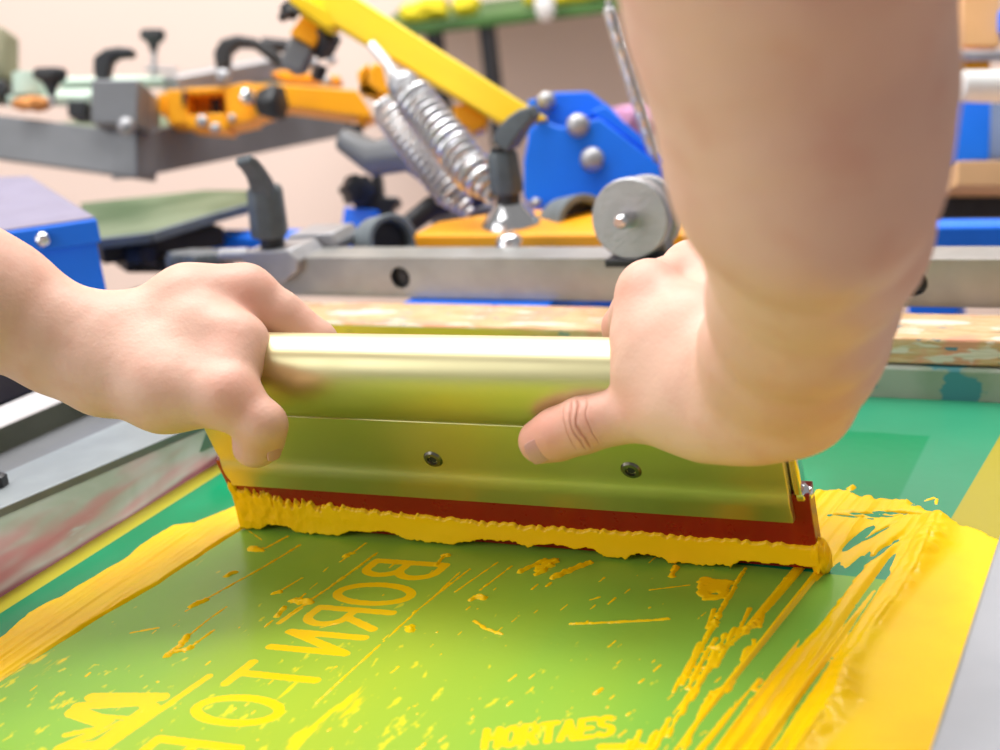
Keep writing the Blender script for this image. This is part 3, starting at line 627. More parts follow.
m.add([(bx0 + .01, by + .0045, bz0 + .003), (bx1 - .01, by + .0045, bz0 + .003), (bx1 - .01, by + .0045, bz1 - .003), (bx0 + .01, by + .0045, bz1 - .003)], [])
m.build('square_tube', M['steel'], bar, 0, 30)
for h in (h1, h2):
    c = Vector((h, by + .006, (bz0 + bz1) / 2)); MB().lathe(c, Y, [(0, .0082), (.02, .0082)], 24).build('hole_dark_plug', M['black'], bar)  # black plug closes the hole, its inner shade put in as colour
    MB().lathe(c + Vector((.0015, -.0035, 0)), Y, [(0, .0030), (.001, .0040), (.004, .0040)], 6).build('set_screw', M['dark'], bar)

# left clamp: block, lever, star knob
ld = thing('clamp_lever', 'dark grey lever curving up to the left, on the pale clamp block', 'lever', onY(268, 262, .30))
q = lambda px, py, y=.305: onY(px, py, y)
m = MB(); m.prism([q(243, 252, .292), q(287, 250, .292), q(298, 262, .292), q(297, 272, .292), q(283, 284, .292), q(243, 278, .292)], (0, .04, 0)); blk = m.build('clamp_block', M['light_metal'], ld, .0015)
m = MB(); m.prism([q(283, 250, .335), q(288, 235, .335), q(330, 233, .335), q(337, 243, .335), q(337, 252, .335), q(290, 252, .335)], (0, .035, 0)); m.build('clamp_block', M['light_metal'], ld, .0012)
m = MB(); m.cyl(q(272, 262), q(273, 228), .0095, .0095, 20); m.build('neck', M['black'], ld, .0008)
def hexbody(p, q_, r0, r1, name, parent, mat=M['grey']):
    m = MB(); m.lathe(p, Vector(q_) - Vector(p), [(0, r0 * .96), (.004, r0), ((Vector(q_) - Vector(p)).length - .004, r1), ((Vector(q_) - Vector(p)).length, r1 * .8)], 8); return m.build(name, mat, parent, .0012)
hexbody(q(270, 236), q(264, 185), .0152, .0142, 'hub', ld)
m = MB(); m.ribbon([q(264, 196, .302), q(261, 184, .294), q(255, 172, .282), q(249, 164, .270), q(243, 160, .262)], [.020, .0185, .0165, .0155, .0145], [.014, .0095, .0075, .007, .006], X + Z * .12)
m.build('lever_arm', M['grey'], ld, .0018)
m = MB(); m.lathe(q(265, 186, .298), Z * .9 - Y * .3, [(0, .0070), (.004, .0070), (.0045, .004)], 16); m.build('cap_screw', M['dark'], ld)
kn = thing('star_knob', 'lobed black star knob behind the left hand, beside the pale clamp block', 'knob', onY(202, 270, .315))
m = MB(); m.lathe(onY(200, 273, .315), Z + Y * .15 + X * .05, [(-.006, .018), (-.003, .0245), (.012, .0262), (.017, .0235), (.0185, .016)], 84, 7, .10); m.build('knob_head', M['grey'], kn)
MB().cyl(onY(222, 256, .315), onY(250, 255, .315), .006).build('shaft', M['light_metal'], kn)

# right clamp lever on its silver cone, standing on the front yellow arm
arm = thing('yellow_press_arm', 'flat yellow press arm lying behind the steel bar', 'press arm', onY(560, 250, .40))
ya = .375
def yp(px, py, y): return onY(px, py, y)
m = MB(); zt = yp(560, 234, ya).z; zb = yp(560, 262, ya).z
fx = [yp(410, 234, ya).x, yp(720, 234, ya).x]
outl = [(fx[0], ya + .004), (fx[0] + .004, ya), (fx[1], ya), (fx[1], ya + .085), (yp(500, 212, ya + .06).x, ya + .085), (yp(440, 222, ya + .05).x, ya + .045), (fx[0], ya + .03)]
m.prism([(x, y, zb) for x, y in outl], (0, 0, zt - zb)); m.build('arm_plate', M['yellow'], arm, .0025)
MB().box((yp(690, 214, ya + .07).x, ya + .07, zt + .006), X, Y, Z, .018, .008, .006).build('stop_block', M['yellow'], arm, .002)
cn = thing('clamp_lever', 'dark grey lever curving up to the right, on the silver cone', 'lever', Vector((yp(510, 215, ya + .03).x, ya + .03, zt)))
cx = cn.location
m = MB(); m.lathe(cx, Z, [(0, .0235), (.002, .0235), (.010, .0175), (.016, .0125), (.018, .0115)], 32); m.build('cone', M['chrome'], cn)
m = MB(); m.cyl(cx + Z * .017, cx + Z * .028, .0095, .0095, 20); m.build('neck', M['black'], cn, .0006)
hexbody(cx + Z * .026, cx + Z * .060 - X * .001, .0140, .0128, 'hub', cn)
yy0 = ya + .028
m = MB(); m.ribbon([yp(505, 144, yy0), yp(512, 132, yy0), yp(520, 122, yy0), yp(528, 115, yy0), yp(534, 111, yy0)], [.020, .020, .018, .016, .014], [.016, .0165, .015, .0125, .009], Y + X * .1)
m.build('lever_arm', M['grey'], cn, .0018)
m = MB(); m.lathe(cx + Z * .0595 - Y * .002, Z, [(0, .0085), (.004, .0085), (.0045, .006)], 16); m.build('cap_screw', M['dark'], cn)
dn = MB().lathe((yp(510, 250, .345).x, .345, bz1 - .004), Z, [(0, .0105), (.006, .0100), (.0095, .0075), (.0115, .003), (.0117, .0005)], 24).build('dome_nut', M['chrome'])
tag(dn, 'small silver dome nut peeking over the steel bar below the cone', 'nut')

# round counterweight
dv = (P(618, 219, .90) - P(648, 209, 1.0)).normalized(); dc = P(629, 219, .93)
disc = thing('round_stop', 'round silver disc on a shaft standing above the bar by the right hand', 'disc', dc - Z * .03)
dv = (-BACK * .93 - RIGHT * .50 - UPC * .24).normalized()
m = MB(); m.lathe(dc, dv, [(-.011, .0262), (-.010, .0272), (-.001, .0272), (0, .0262)], 56); m.build('disc', M['light_metal'], disc)
m = MB(); m.lathe(dc - dv * .026, dv, [(-.010, .0235), (-.008, .0262), (-.001, .0262), (0, .0250)], 56); m.build('disc', M['light_metal'], disc)
m = MB(); m.lathe(dc - dv * .058, dv, [(-.004, .009), (.0, .012), (.022, .0215), (.034, .0215)], 40); m.build('cone', M['light_metal'], disc)
m = MB(); m.lathe(dc, dv, [(-.04, .0055), (.012, .0055), (.017, .0042), (.0185, .0030)], 24); m.build('shaft', M['chrome'], disc)
m = MB(); m.box(Vector((dc.x + .010, dc.y + .022, bz1 + .012)), X, Y, Z, .009, .008, .013); m.build('post', M['steel'], disc, .001)
m = MB(); m.box(Vector((dc.x + .002, dc.y + .010, bz1 + .0025)), X, Y, Z, .020, .016, .0028); m.build('foot', M['dark'], disc, .001)

# ================================================================== PRESS HEAD BEHIND
def pp(pts, d): return [P(x, y, d) for x, y in pts]
D0 = 1.18
br = thing('blue_bracket', 'blue steel press bracket with bolts behind the yellow arm', 'bracket', P(590, 205, D0))
front = [(524, 160), (530, 128), (545, 121), (560, 127), (600, 118), (628, 140), (660, 165), (662, 196), (645, 206), (534, 210), (524, 195)]
m = MB(); m.prism(pp(front, D0), BACK * .010); m.build('side_plate', M['blue'], br, .0015)
back_ = [(528, 100), (556, 92), (589, 91), (612, 108), (640, 140), (666, 168), (666, 198), (560, 205), (528, 170)]
m = MB(); m.prism(pp(back_, D0 + .055), BACK * .010); m.build('side_plate', M['blue'], br, .0015)
m = MB(); m.prism(pp([(590, 112), (600, 118), (645, 150), (662, 166), (668, 160), (640, 135), (605, 105)], D0 + .008), BACK * .05); m.build('web_plate', M['blue'], br, .001)
for px, py, d, r in ((578, 126, D0, .0098), (592, 160, D0, .0102), (546, 102, D0 + .052, .009), (536, 205, D0 + .0, .006)):
    m = MB(); m.lathe(P(px, py, d), -BACK + Z * .15, [(-.01, r), (.004, r), (.008, r * .8), (.010, r * .4)], 6 if r < .0095 else 24); m.build('bolt', M['light_metal'], br, .0008)

la = thing('lift_arm', 'long bright yellow beam slanting down across the back of the press', 'press arm', P(530, 118, 1.2))
def dirp(a, b): return P(*b) - P(*a)
m = MB(); m.prism([P(x_, y_, 1.32 - (x_ - 300) * .15 / 250) for x_, y_ in ((549, 119), (500, 123), (337, 26), (290, -3), (250, -27), (300, -39))], BACK * .04 + UPC * .004); m.build('beam', M['yellow2'], la, .002)
m = MB(); m.prism(pp([(288, 2), (296, -8), (338, 18), (334, 27), (326, 27)], 1.30), BACK * .03); m.build('bracket', M['yellow2'], la, .001)
m = MB(); m.prism(pp([(289, 33), (302, 15), (324, 30), (314, 47)], 1.34), BACK * .03); m.build('stop_block', M['yellow'], la, .002)
m = MB(); m.prism(pp([(279, 62), (291, 36), (313, 48), (302, 70), (292, 71)], 1.345), BACK * .025); m.build('clevis', M['frame_steel'], la, .002)
MB().cyl(P(284, 5, 1.30), P(296, 16, 1.30), .006).build('pin', M['dark'], la)
MB().cyl(P(284, 12, 1.29), P(288, 16, 1.29), .008).build('pin', M['black'], la)
m = MB(); m.beam(P(320, 52, 1.36), P(330, 33, 1.34), .018, .02); m.beam(P(322, 66, 1.38), P(316, 80, 1.38), .016, .01); m.build('joint', M['dark'], la, .002)

# hinge tab beside the springs, lower piece of the beam beneath
m = MB(); m.prism(pp([(357, 72), (368, 62), (372, 85), (365, 90), (392, 92), (396, 97), (380, 100), (360, 92)], 1.25), BACK * .02); o = m.build('hinge_tab', M['yellow'], la, .002)
m = MB(); m.prism(pp([(368, 72), (374, 62), (382, 65), (386, 84), (392, 96), (380, 92), (370, 85)], 1.24), BACK * .012); m.build('hinge_tab', M['yellow'], la, .002)
m = MB(); m.prism(pp([(452, 106), (464, 104), (488, 118), (486, 128), (474, 132), (456, 120)], 1.24), BACK * .03); lo = m.build('stay', M['yellow'], la, .002)

def spring(p, q_, r, turns, wire, name, label, group, hook=None, taper=5):
    p, q_ = Vector(p), Vector(q_); t = thing(name, label, 'spring', q_, group); a = (q_ - p).normalized(); b = a.orthogonal().normalized(); c = a.cross(b); L = (q_ - p).length
    n = int(turns * 22); pts = []
    for i in range(n + 1):
        s = i / n; th = 2 * math.pi * turns * s; rr = r * min(1, .35 + s * turns / 3.) * min(1, .22 + (1 - s) * turns / taper)
        pts.append(p + a * (L * s) + (b * math.cos(th) + c * math.sin(th)) * rr)
    MB().tube(pts, wire, 7).build('coil', M['spring'], t)
    if hook:
        MB().tube([Vector(h) for h in hook], .0042, 8).build('hook', M['spring'], t); MB().ball(p, .0135).build('end_ball', M['light_metal'], t)
    return t
spring(P(404, 86, 1.16), P(494, 199, 1.10), .0150, 18, .0027, 'extension_spring', 'large silver coil spring stretched below the yellow beam', 'coil springs under the yellow beam', [P(371, 44, 1.17), P(386, 61, 1.165), P(398, 80, 1.16)])
spring(P(382, 100, 1.22), P(470, 215, 1.18), .0150, 19, .0018, 'extension_spring', 'darker coil spring tucked behind the large silver one', 'coil springs under the yellow beam')
m = MB(); m.tube([P(345, 140, 1.32), P(375, 158, 1.30), P(410, 150, 1.28), P(440, 172, 1.27), P(462, 205, 1.27), P(470, 235, 1.27)], .012, 10, [.012, .017, .020, .018, .014, .012])
tag(m.build('curved_hose', M['frame_steel']), 'dark curved hose running down behind the coil springs', 'hose')
m = MB(); m.tube([P(398, 238, 1.2), P(412, 222, 1.2), P(430, 208, 1.21), P(455, 200, 1.22), P(478, 196, 1.24)], .009, 10, [.007, .009, .010, .011, .010]); tag(m.build('cable_sleeve', M['dark']), 'black cable sleeve arching over toward the coil springs', 'cable')
m = MB(); m.beam(P(432, 222, 1.26), P(500, 210, 1.26), .02, .014); tag(m.build('steel_link', M['frame_steel'], None, .002), 'grey steel link below the black cable sleeve', 'link')
blp = MB(); blp.prism(pp([(478, 160), (500, 148), (520, 170), (508, 215), (478, 216), (462, 190)], 1.30), BACK * .05); tag(blp.build('press_hub', M['blue'], None, .004), 'dark blue hub casting half hidden behind the springs', 'hub')

# grey sleeves
for (px, py, r, lab) in ((388, 236, .022, 'grey ring collar behind the bar left of the yellow arm'), (579, 222, .0265, 'grey ring collar between blue bracket and yellow arm')):
    t = thing('ring_collar', lab, 'collar', P(px, py, 1.12)); ax = (-BACK + RIGHT * .55 - UPC * .0).normalized(); c = P(px, py + 6, 1.12)
    MB().lathe(c, ax, [(-.022, r * .98), (-.020, r), (.010, r), (.011, r * .95), (.0105, r * .78), (-.01, r * .76)], 44).build('ring', M['rubber'], t)
    MB().lathe(c + ax * -.006, ax, [(0, r * .75), (.004, r * .74)], 32).build('bore', M['dark'], t)
t = thing('side_clamp', 'lumpy black clamp on a blue post behind the bar', 'clamp', P(372, 230, 1.35))
m = MB(); m.lathe(P(357, 190, 1.35), -BACK + RIGHT * .5, [(-.012, .010), (-.01, .014), (.01, .014), (.012, .010)], 24, 6, .12); m.build('knob', M['black'], t)
m = MB(); m.prism(pp([(352, 200), (362, 184), (371, 182), (372, 170), (380, 170), (383, 196), (400, 197), (399, 202), (392, 207), (392, 220), (358, 220)], 1.36), BACK * .04); m.build('jaw', M['black'], t, .003)
m = MB(); m.beam(P(372, 212, 1.38), P(366, 262, 1.38), .035, .05, up=Y); m.build('post', M['blue'], t, .002)

bb = MB(); bb.beam(P(195, 246, 1.33), P(410, 246, 1.28), .03, .026); tag(bb.build('blue_rail', M['blue'], None, .003), 'blue steel rail seen behind the pale clamp block', 'rail')

col_ = thing('press_column', 'blue steel press column hidden behind the bar below the bracket', 'column', (P(590, 230, 1.25).x, P(590, 230, 1.25).y, -.9)); col_['kind'] = 'thing'
cb = P(590, 232, 1.25); m = MB(); m.beam((cb.x, cb.y, -.88), (cb.x, cb.y, cb.z - .012), .09, .09, up=Y); m.build('post', M['blue'], col_, .003)
m = MB(); m.box((cb.x, cb.y, -.885), X, Y, Z, .22, .22, .015); m.build('base_plate', M['dark'], col_, .003)
m = MB(); m.box(((cb.x + .02), .45, bz0 - .012), X, Y, Z, .06, .18, .011); m.build('arm_support', M['blue'], col_, .002)
plt = thing('printing_platen', 'flat steel platen lying under the printing screen on a post', 'platen', (0, -.05, -.9))
m = MB(); m.box((0, -.05, -.020), X, Y, Z, .19, .22, .010); m.build('plate', M['frame_steel'], plt, .003)
m = MB(); m.beam((0, -.05, -.90), (0, -.05, -.03), .07, .07, up=Y); m.build('post', M['blue'], plt, .003)

# ================================================================== REAR PRINTING STATION (left background)
DR = 1.5
rs = thing('rear_screen_frame', 'dull grey tube screen frame with its corner pointing forward, upper left', 'screen frame', P(137, 178, DR))
cor_t, cor_b = P(137, 132, DR - .02), P(137, 178, DR - .02); upv = (cor_t - cor_b).normalized(); hh = (cor_t - cor_b).length
cc = (cor_t + cor_b) / 2; Lp = P(-70, 128, DR + .08); Rp = P(352, 116, DR + .34)
for e, nm in ((Lp, 'frame_tube'), (Rp, 'frame_tube')):
    a = (e - cc).normalized(); n_ = a.cross(upv).normalized()
    if n_.dot(BACK) < 0: n_ = -n_
    m = MB(); m.box((e + cc) / 2 + n_ * .018, a, n_, upv, (e - cc).length / 2, .018, hh / 2); m.build(nm, M['frame_steel'], rs, .002)
fb = MB(); q1, q2, q3 = cc + upv * (-.008), Lp + upv * (-.008), Rp + upv * (-.008); fb.prism([q1 + BACK * .01, q2 + BACK * .02, q2 + (Rp - cc) + upv * -.008, q3 + BACK * .0], -upv * .003)
fb.build('mesh_panel', M['greenboard'], rs)
# carrier bar with block
ca = thing('rear_clamp_block', 'grey steel clamp block gripping the rear screen frame', 'clamp block', P(122, 130, DR - .05))
m = MB(); m.box(P(122, 107, DR - .03), RIGHT, BACK, UPC, .024, .03, .023); m.build('block', M['frame_steel'], ca, .002)
m = MB(); m.box(P(140, 110, DR - .0), RIGHT, BACK, UPC, .012, .04, .020); m.build('jaw', M['light_metal'], ca, .002)
m = MB(); m.ball(P(126, 126, DR - .07), .009); m.build('bolt', M['light_metal'], ca)
m = MB(); m.beam(P(20, 98, DR + .08), P(100, 97, DR + .05), .05, .012); m.beam(P(60, 84, DR + .12), P(290, 78, DR + .2), .05, .012); m.build('carrier_strip', M['mint'], ca, .002)
m = MB(); m.box(P(82, 112, DR - .03), RIGHT, BACK, UPC, .009, .02, .008); m.build('end_opening', M['black'], ca, .001)

def lever_L(px, py, w, hgt, d, lab, arch=False):
    t = thing('locking_lever', lab, 'lever', P(px, py + hgt, d)); m = MB()
    if arch: pts = [(px, py + hgt), (px - 1, py + hgt * .45), (px + 3, py + 5), (px + w * .35, py), (px + w * .75, py + 2), (px + w * 1.1, py + 12), (px + w * 1.4, py + 22)]; th = [.016, .019, .019, .013, .011, .013, .013]
    else: pts = [(px + 2, py + hgt), (px, py + hgt * .6), (px + 1, py + 9), (px + 7, py + 3), (px + w * .55, py), (px + w, py + .5)]; th = [.0115, .0165, .020, .014, .0105, .008]
    m.ribbon([P(a, b, d) for a, b in pts], .018, th, BACK); m.build('lever_arm', M['black'], t, .003)
    MB().cyl(P(px + 2, py + hgt + 4, d), P(px + 2, py + hgt - 4, d), .006).build('stud', M['light_metal'], t); return t
lever_L(103, 53, 32, 33, DR - .02, 'black right-angled locking lever on the rear grey clamp block')
lever_L(224, 42, 42, 28, DR + .1, 'black arched locking lever near the yellow block at the rear', True)
def tknob(px, py, w, hgt, d, lab):
    t = thing('wing_knob', lab, 'knob', P(px, py + hgt, d)); m = MB()
    r = w / 2 * d / F; m.lathe(P(px, py, d), -UPC, [(-.001, r * .9), (.003, r), (.008, r * .95), (.013, r * .5), (.020, r * .32), (.026, r * .22)], 30, 3, .12); m.build('knob_head', M['black'], t)
    MB().cyl(P(px, py + 8, d), P(px, py + hgt, d), .0035).build('stud', M['light_metal'], t)
tknob(52, 71, 33, 34, DR - .02, 'wide black wing knob above the rear grey frame tube')
tknob(154, 32, 25, 48, DR + .15, 'small black wing knob on a tall thin silver stud')
m = MB(); m.beam(P(146, 68, DR + .15), P(176, 70, DR + .15), .02, .004); tag(m.build('washer_plate', M['light_metal'], None, .0005), 'thin pale washer plate below the small tall wing knob', 'washer')

ra = thing('rear_press_arm', 'yellow rear press arm with a slotted block and black side knob', 'press arm', P(250, 120, DR))
# slotted block as a frame of bars
def slab(pts, d, dep, name='block_plate', mat=M['yellow'], par=None, bev=.0015):
    m = MB(); m.prism(pp(pts, d), BACK * dep); return m.build(name, mat, par or ra, bev)
slab([(158, 92), (166, 93), (166, 118), (158, 112)], DR + .02, .05)
slab([(166, 90), (186, 89), (188, 123), (168, 124)], DR, .05)
slab([(186, 88), (226, 86), (226, 92), (186, 94)], DR, .05)
slab([(186, 115), (226, 113), (228, 130), (187, 127)], DR, .05)
slab([(224, 86), (250, 82), (254, 120), (228, 126)], DR, .05)
slab([(186, 92), (228, 90), (228, 118), (186, 118)], DR + .045, .008, 'back_plate')
slab([(181, 90), (186, 90), (186, 105), (182, 106)], DR - .003, .004, 'slot', M['dark'])
slab([(210, 93), (220, 92), (220, 113), (211, 112)], DR + .03, .01, 'latch', M['dark'])
slab([(250, 84), (283, 84), (357, 90), (371, 112), (371, 118), (357, 116), (283, 106), (252, 118)], DR - .02, .05, 'arm_bar')
slab([(270, 72), (283, 70), (340, 76), (340, 83), (284, 80)], DR + .05, .03, 'arm_bar')
slab([(357, 110), (367, 112), (366, 124), (357, 124)], DR - .015, .03, 'foot_tab')
slab([(346, 124), (361, 124), (361, 153), (347, 153)], DR - .015, .025, 'rubber_foot', M['dark'])
for px, py, r in ((202, 121, .009), (215, 128, .008), (232, 118, .006), (223, 76, .011), (326, 81, .009), (312, 64, .010), (331, 60, .008)):
    m = MB(); m.ball(P(px, py, DR - .003), r * .72, -BACK, .6); m.build('bolt', M['light_metal'], ra)
m = MB(); m.lathe(P(247, 98, DR - .02), -BACK + RIGHT * .3, [(-.01, .008), (.01, .008), (.013, .005)], 20); m.build('collar', M['chrome'], ra)
m = MB(); m.lathe(P(270, 103, DR - .05), RIGHT - BACK * .35, [(-.014, .008), (-.010, .013), (.006, .0185), (.012, .0175), (.014, .012)], 50, 6, .07); m.build('side_knob', M['black'], ra)
m = MB(); m.beam(P(170, 86, DR + .12), P(300, 62, DR + .2), .05, .022); tag(m.build('slide_rail', M['light_metal'], None, .002), 'pale slide rail running behind the rear yellow arm', 'rail')
m = MB(); m.tube([P(262, 44, DR + .1), P(285, 46, DR + .1), P(300, 60, DR + .1)], .008); tag(m.build('rubber_hose', M['dark']), 'short black hose joining the arched lever to the yellow beam', 'hose')

# far-left odds and ends
m = MB(); m.box(P(-12, 58, 1.62), RIGHT, BACK, UPC, .028, .03, .032); tag(m.build('folded_cloth', M['olive'], None, .008), 'olive cloth bundle at the far upper left edge', 'cloth')
m = MB(); m.box(P(-12, 93, 1.60), RIGHT, BACK, UPC, .030, .03, .009); tag(m.build('black_holder', M['black'], None, .003), 'black holder under the olive cloth', 'holder')
m = MB(); m.lathe(P(30, 96, 1.55), UPC, [(0, .018), (.024, .019), (.026, .012)], 28); tag(m.build('plastic_tub', M['mint'], None), 'pale mint tub behind the rear grey frame tube', 'tub')
tag(blob_surface(P(32, 104, 1.52), (RIGHT, BACK, UPC), (.020, .014, .008), 'orange_rag', simple('orange_rag', (222, 150, 84), .8), None, 5, .4), 'crumpled orange rag lying on the rear frame tube', 'rag')

# blue box
bxd = thing('blue_toolbox', 'worn blue metal box with a pale lavender lid, left behind the forearm', 'box', P(60, 290, .98))
zt_ = P(97, 218, .98); 
def onz(px, py, z): return on(px, py, z)
Zt = zt_.z
ptsT = [onz(97, 219, Zt), onz(30, 177, Zt), onz(-90, 181, Zt), onz(-90, 246, Zt)]
m = MB(); m.prism(ptsT, -Z * .017); m.build('lid', M['blue'], bxd, .0015)
lid_top = simple('lavender_lid_paint', (136, 132, 158), .5, 0, .1, 20); m = MB(); cT = sum(ptsT, Vector()) / 4; m.prism([cT + (p - cT) * .985 + Z * .0004 for p in ptsT], Z * .0008); m.build('lid_top', lid_top, bxd)
ptsB = [cT + (p - cT) * .96 - Z * .016 for p in ptsT]; m = MB(); m.prism(ptsB, -Z * .06); m.build('box_body', M['blue'], bxd, .0015)
fd = (ptsT[0] - ptsT[3]).cross(Z).normalized(); fd = -fd if fd.dot(BACK) > 0 else fd
bp = on(44, 237, Zt - .008); e_ = (ptsT[0] - ptsT[3]).normalized(); bp = ptsT[3] + e_ * ((bp - ptsT[3]).dot(e_)) - Z * .0085
m = MB(); m.ball(bp + fd * .002, .0058); m.build('bolt', M['chrome'], bxd)

# green platen and dark bracket
gp = thing('green_platen', 'green-stained flat board with pale edge behind the blue box', 'board', P(160, 240, 1.25))
zg = P(150, 235, 1.22).z; top_ = [on(98, 240, zg), on(150, 234, zg), on(215, 214, zg), on(248, 205, zg)]
bk = [on(262, 190, zg), on(205, 190, zg), on(80, 203, zg)]
m = MB(); m.prism(top_ + bk, -Z * .006); m.build('board', M['greenboard'], gp, .001)
m = MB()
for a, b in zip(top_, top_[1:]): m.beam(a - Z * .003, b - Z * .003, .006, .009)
m.build('edge_strip', M['rubber'], gp, .001)
m = MB(); m.beam(P(95, 250, 1.27), P(215, 232, 1.32), .06, .018); m.beam(P(120, 262, 1.27), P(190, 262, 1.3), .05, .012); m.beam(P(141, 266, 1.25), P(141, 246, 1.25), .02, .02, up=Y); m.build('bracket', M['dark'], gp, .002)
m = MB(); m.tube([P(148, 275, 1.3), P(135, 225, 1.36), P(205, 190, 1.5)], .0); 

# dangling strut spring on the right of the head
spring(P(608, 6, 1.10), P(655, 158, 1.165), .0043, 60, .0013, 'gas_spring', 'thin silver coil strut slanting down beside the near forearm', None, None, 4)
MB().tube([P(608, 2, 1.10), P(657, 162, 1.168)], .0028).build('strut_rod', M['steel'], [o for o in COL.objects if o.name.startswith('gas_spring')][0])

# ================================================================== RAILS AT THE LEFT
lr = thing('aluminium_channel', 'long aluminium channel rail lying left of the screen frame', 'rail', on(20, 470, .0))
def ln(px0, py0, px1, py1, z, dz=.011): z += dz; a, b = on(px0, py0, z), on(px1, py1, z); d = (b - a).normalized(); return a - d * .25, b + d * .16
e1 = ln(0, 508, 191, 427, .02); e2 = ln(0, 474, 115, 424, .02); e3 = ln(0, 440, 80, 405, .012); e4 = ln(0, 427, 68, 398, .026); e5 = ln(0, 406, 50, 385, .026)
def strip(a, b, th, name, mat, parent=lr, bev=.001):
    m = MB(); m.prism([a[0], a[1], b[1], b[0]], -Z * th); return m.build(name, mat, parent, bev)
strip(e1, e2, .018, 'inner_flange', M['flange']); strip((e2[0] - Z * .010, e2[1] - Z * .010), (e3[0] - Z * .002, e3[1] - Z * .002), .01, 'channel_floor', M['frame_steel'])
strip((e3[0] + Z * .006, e3[1] + Z * .006), e4, .02, 'outer_lip', M['greenboard']); strip(e4, e5, .03, 'outer_flange', M['flange2'])
m = MB(); m.lathe(on(-2, 486, .031), Z, [(0, .006), (.006, .006), (.007, .004)], 6); tag(m.build('bolt_head', M['black'], lr), 'black bolt head')
e6 = ln(0, 404, 60, 380, .0, 0); m = MB(); m.prism([e6[0], e6[1], e6[1] + Vector((-.16, .1, 0)), e6[0] + Vector((-.16, .1, 0))], -Z * .03); tag(m.build('machine_bed', M['dark'], None, .002), 'dark machine bed below the left forearm', 'machine bed')

# ================================================================== RIGHT BACKGROUND
m = MB(); m.beam(P(900, 236, 1.12), P(1120, 234, 1.12), .03, .021); tag(m.build('blue_beam', M['blue'], None, .002), 'blue beam just above the steel bar at the right edge', 'beam')
m = MB(); m.box(P(985, 206, 1.35), RIGHT, BACK, UPC, .075, .02, .014); tag(m.build('black_tray', M['black'], None, .002), 'black tray under the wooden shelf at the right edge', 'tray')
m = MB(); m.box(P(1010, 181, 1.3), RIGHT, BACK, UPC, .065, .05, .011); tag(m.build('wooden_shelf', M['tan'], None, .001), 'tan wooden shelf board at the right edge', 'shelf')
m = MB(); m.prism(pp([(955, 98), (992, 98), (990, 160), (950, 163)], 1.36), BACK * .04); tag(m.build('blue_post', M['blue'], None, .002), 'blue post standing on the wooden shelf', 'post')
m = MB(); m.prism(pp([(990, 100), (1040, 100), (1040, 158), (988, 158)], 1.42), BACK * .03); tag(m.build('grey_cabinet', simple('pale_blue_grey', (150, 170, 205), .5), None, .002), 'pale grey-blue box behind the blue post', 'box')
m = MB(); m.lathe(P(956, 86, 1.3), RIGHT + UPC * .03 + BACK * .2, [(0, .010), (.003, .0145), (.09, .0160), (.1, .0160)], 36); tag(m.build('white_roll', M['white']), 'white roll lying above the blue post at the right edge', 'roll')
m = MB(); m.box(P(975, 22, 1.45), RIGHT, BACK, UPC, .020, .02, .030); tag(m.build('wooden_upright', simple('orange_wood', (240, 186, 128), .6, 0, .1, 8), None, .002), 'light orange wooden upright in the upper right corner', 'wood post')
m = MB(); m.box(P(1006, 25, 1.44), RIGHT, BACK, UPC, .012, .02, .012); tag(m.build('hand_wheel', M['blue'], None, .003), 'dark blue wheel at the upper right edge', 'wheel')
m = MB(); m.beam(P(950, 55, 1.42), P(1010, 56, 1.42), .02, .010); tag(m.build('steel_rod', M['light_metal'], None, .002), 'pale metal rod above the white roll', 'rod')
m = MB(); m.box(P(968, 66, 1.44), RIGHT, BACK, UPC, .02, .01, .007); tag(m.build('orange_clip', M['yellow'], None, .002), 'small orange clip between rod and white roll', 'clip')

rk = thing('rack_column', 'dark rack column behind the right-hand shelf, hidden by the near forearm', 'column', (P(960, 210, 1.44).x, P(960, 210, 1.44).y, -.9)); rk['kind'] = 'thing'
cb = P(935, 210, 1.42); m = MB(); m.beam((cb.x, cb.y, -.88), (cb.x, cb.y, P(935, 120, 1.42).z), .05, .05, up=Y); m.build('post', M['blue'], rk, .003)
m = MB(); m.beam(P(935, 188, 1.42), P(1040, 190, 1.34), .03, .01); m.build('shelf_arm', M['dark'], rk, .002)
m = MB(); m.box((cb.x, cb.y, -.885), X, Y, Z, .14, .14, .012); m.build('base_plate', M['dark'], rk, .003)

# ================================================================== TABLE IN THE DISTANCE
DT = 2.5
tb = thing('work_table', 'dark-legged work table against the far wall, top centre', 'table', P(500, 380, DT))
tt = P(500, 14, DT); zt2 = tt.z
c0, c1 = on(395, 16, zt2), on(625, 10, zt2)
hd = Vector((RIGHT.x, RIGHT.y, 0)).normalized(); bd = Vector((-hd.y, hd.x, 0)); 
c0 = tt - hd * .22; c1 = tt + hd * .40
m = MB(); m.prism([c0, c1, c1 + bd * .48, c0 + bd * .48], -Z * .02); m.build('tabletop', M['greencloth'], tb, .003)
for x_ in (P(433, 30, DT), P(487, 30, DT)):
    l0 = tt + hd * ((x_ - tt).dot(hd)); m = MB(); m.beam(Vector((l0.x, l0.y, zt2 - .02)) + bd * .02, Vector((l0.x, l0.y, -.84)) + bd * .02, .025, .025, up=Y); m.build('leg', M['dark'], tb, .002)
m = MB(); c = tt + bd * .2
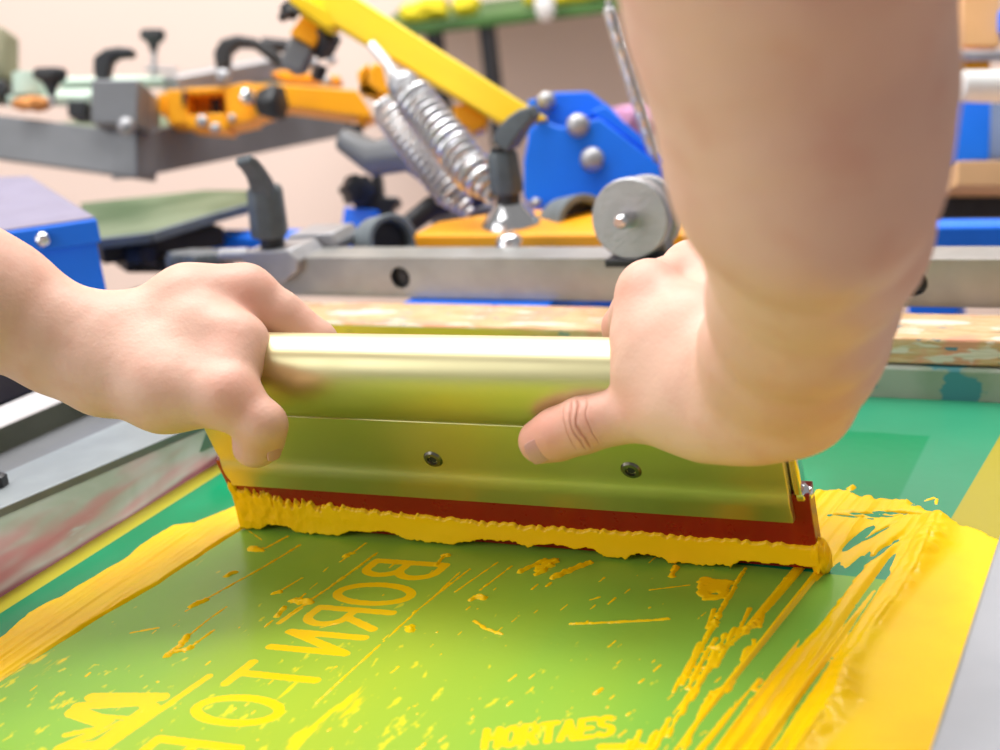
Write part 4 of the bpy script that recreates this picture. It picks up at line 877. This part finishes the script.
for (px, w, r, nm, mt, lab) in ((425, .07, 1, 'yellow_cloth', 'gold', 'rumpled yellow cloth at the left end of the far table'), (467, .035, 2, 'yellow_cup', 'gold', 'small yellow cup on the far table beside the table leg'), (575, .12, 3, 'green_cloth', 'gold', 'wide yellow-green cloth along the far table')):
    p = tt + hd * ((P(px, 10, DT) - tt).dot(hd)) + bd * .05 + Z * .018
    tag(blob_surface(p, (hd, bd, Z), (w * .7, .035, .022), nm, M[mt], None, r, .35), lab, 'cup' if 'cup' in nm else 'cloth')
m = MB(); wpt = P(545, 8, DT - .04); m.lathe(wpt - Z * .022, Z, [(0, .008), (.01, .016), (.03, .018), (.05, .014)], 24); tag(m.build('white_spray_gun', M['white']), 'white rounded nozzle hanging at the edge of the far table', 'nozzle')
tag(blob_surface(P(633, 122, 1.9), (RIGHT, BACK, UPC), (.045, .03, .022), 'pink_rag', M['pink'], None, 9, .35), 'pale pink rag behind the blue bracket', 'rag')

# ================================================================== ROOM
wall_c = P(500, 200, 3.1); wn = Vector((BACK.x, BACK.y, 0)).normalized(); wt = Vector((-wn.y, wn.x, 0))
m = MB(); m.box(Vector((wall_c.x, wall_c.y, .4)) + wn * .05, wt, wn, Z, 3.2, .05, 1.5)
tag(m.build('wall_back', M['wall']), 'plain pale peach wall behind the press', None, None, 'structure')
m = MB(); cf = Vector((CAM[0], CAM[1], 0)) + wn * 1.0; m.box(Vector((cf.x, cf.y, -.93)), wt, wn, Z, 3.2, 2.6, .03)
tag(m.build('floor', M['floor']), 'worn brownish workshop floor', None, None, 'structure')

# ================================================================== LIGHT
w = bpy.data.worlds.new('workshop_light'); SC.world = w; w.use_nodes = True; bg = w.node_tree.nodes['Background']
bg.inputs[0].default_value = (1, .985, .96, 1); bg.inputs[1].default_value = .33
def area(name, loc, target, sx, sy, power, col=(1, 1, 1)):
    l = bpy.data.lights.new(name, 'AREA'); l.shape = 'RECTANGLE'; l.size = sx; l.size_y = sy; l.energy = power; l.color = col
    o = bpy.data.objects.new(name, l); COL.objects.link(o); o.location = loc; o.rotation_euler = (Vector(target) - Vector(loc)).to_track_quat('-Z', 'Y').to_euler(); return o
area('ceiling_light', (-.25, .62, 1.9), (0, .0, 0), 1.6, .6, 34, (1, .98, .95))
area('ceiling_light_wide', (-.9, -.2, 2.0), (-.2, .1, 0), 1.2, 1.2, 21, (1, .985, .96))
area('wall_fill_light', Vector((wall_c.x, wall_c.y, 1.9)) - wn * 1.1, Vector((wall_c.x, wall_c.y, -.1)), 2.6, .6, 62, (1, .99, .97))  # added lamp that brightens the back wall, no window there

area('front_left_fill_light', (-1.5, -1.5, .75), (0, 0, .03), 1.9, 1.5, 25, (1, .99, .97))  # added fill lamp for the blade ink and squeegee front, not a window

# ================================================================== CAMERA
cam = bpy.data.cameras.new('camera'); co = bpy.data.objects.new('camera', cam); COL.objects.link(co); SC.camera = co
Mx = Matrix([list(R[0]) + [CAM[0]], list(R[1]) + [CAM[1]], list(R[2]) + [CAM[2]], [0, 0, 0, 1]]); co.matrix_world = Mx
cam.sensor_width = 36; cam.lens = 50.4; cam.clip_start = .02
cam.dof.use_dof = True; cam.dof.focus_distance = .665; cam.dof.aperture_fstop = 6.7
SC.view_settings.view_transform = 'Standard'; SC.view_settings.look = 'None'; SC.view_settings.gamma = 1; SC.view_settings.use_curve_mapping = False
SC.view_settings.exposure = -0.04
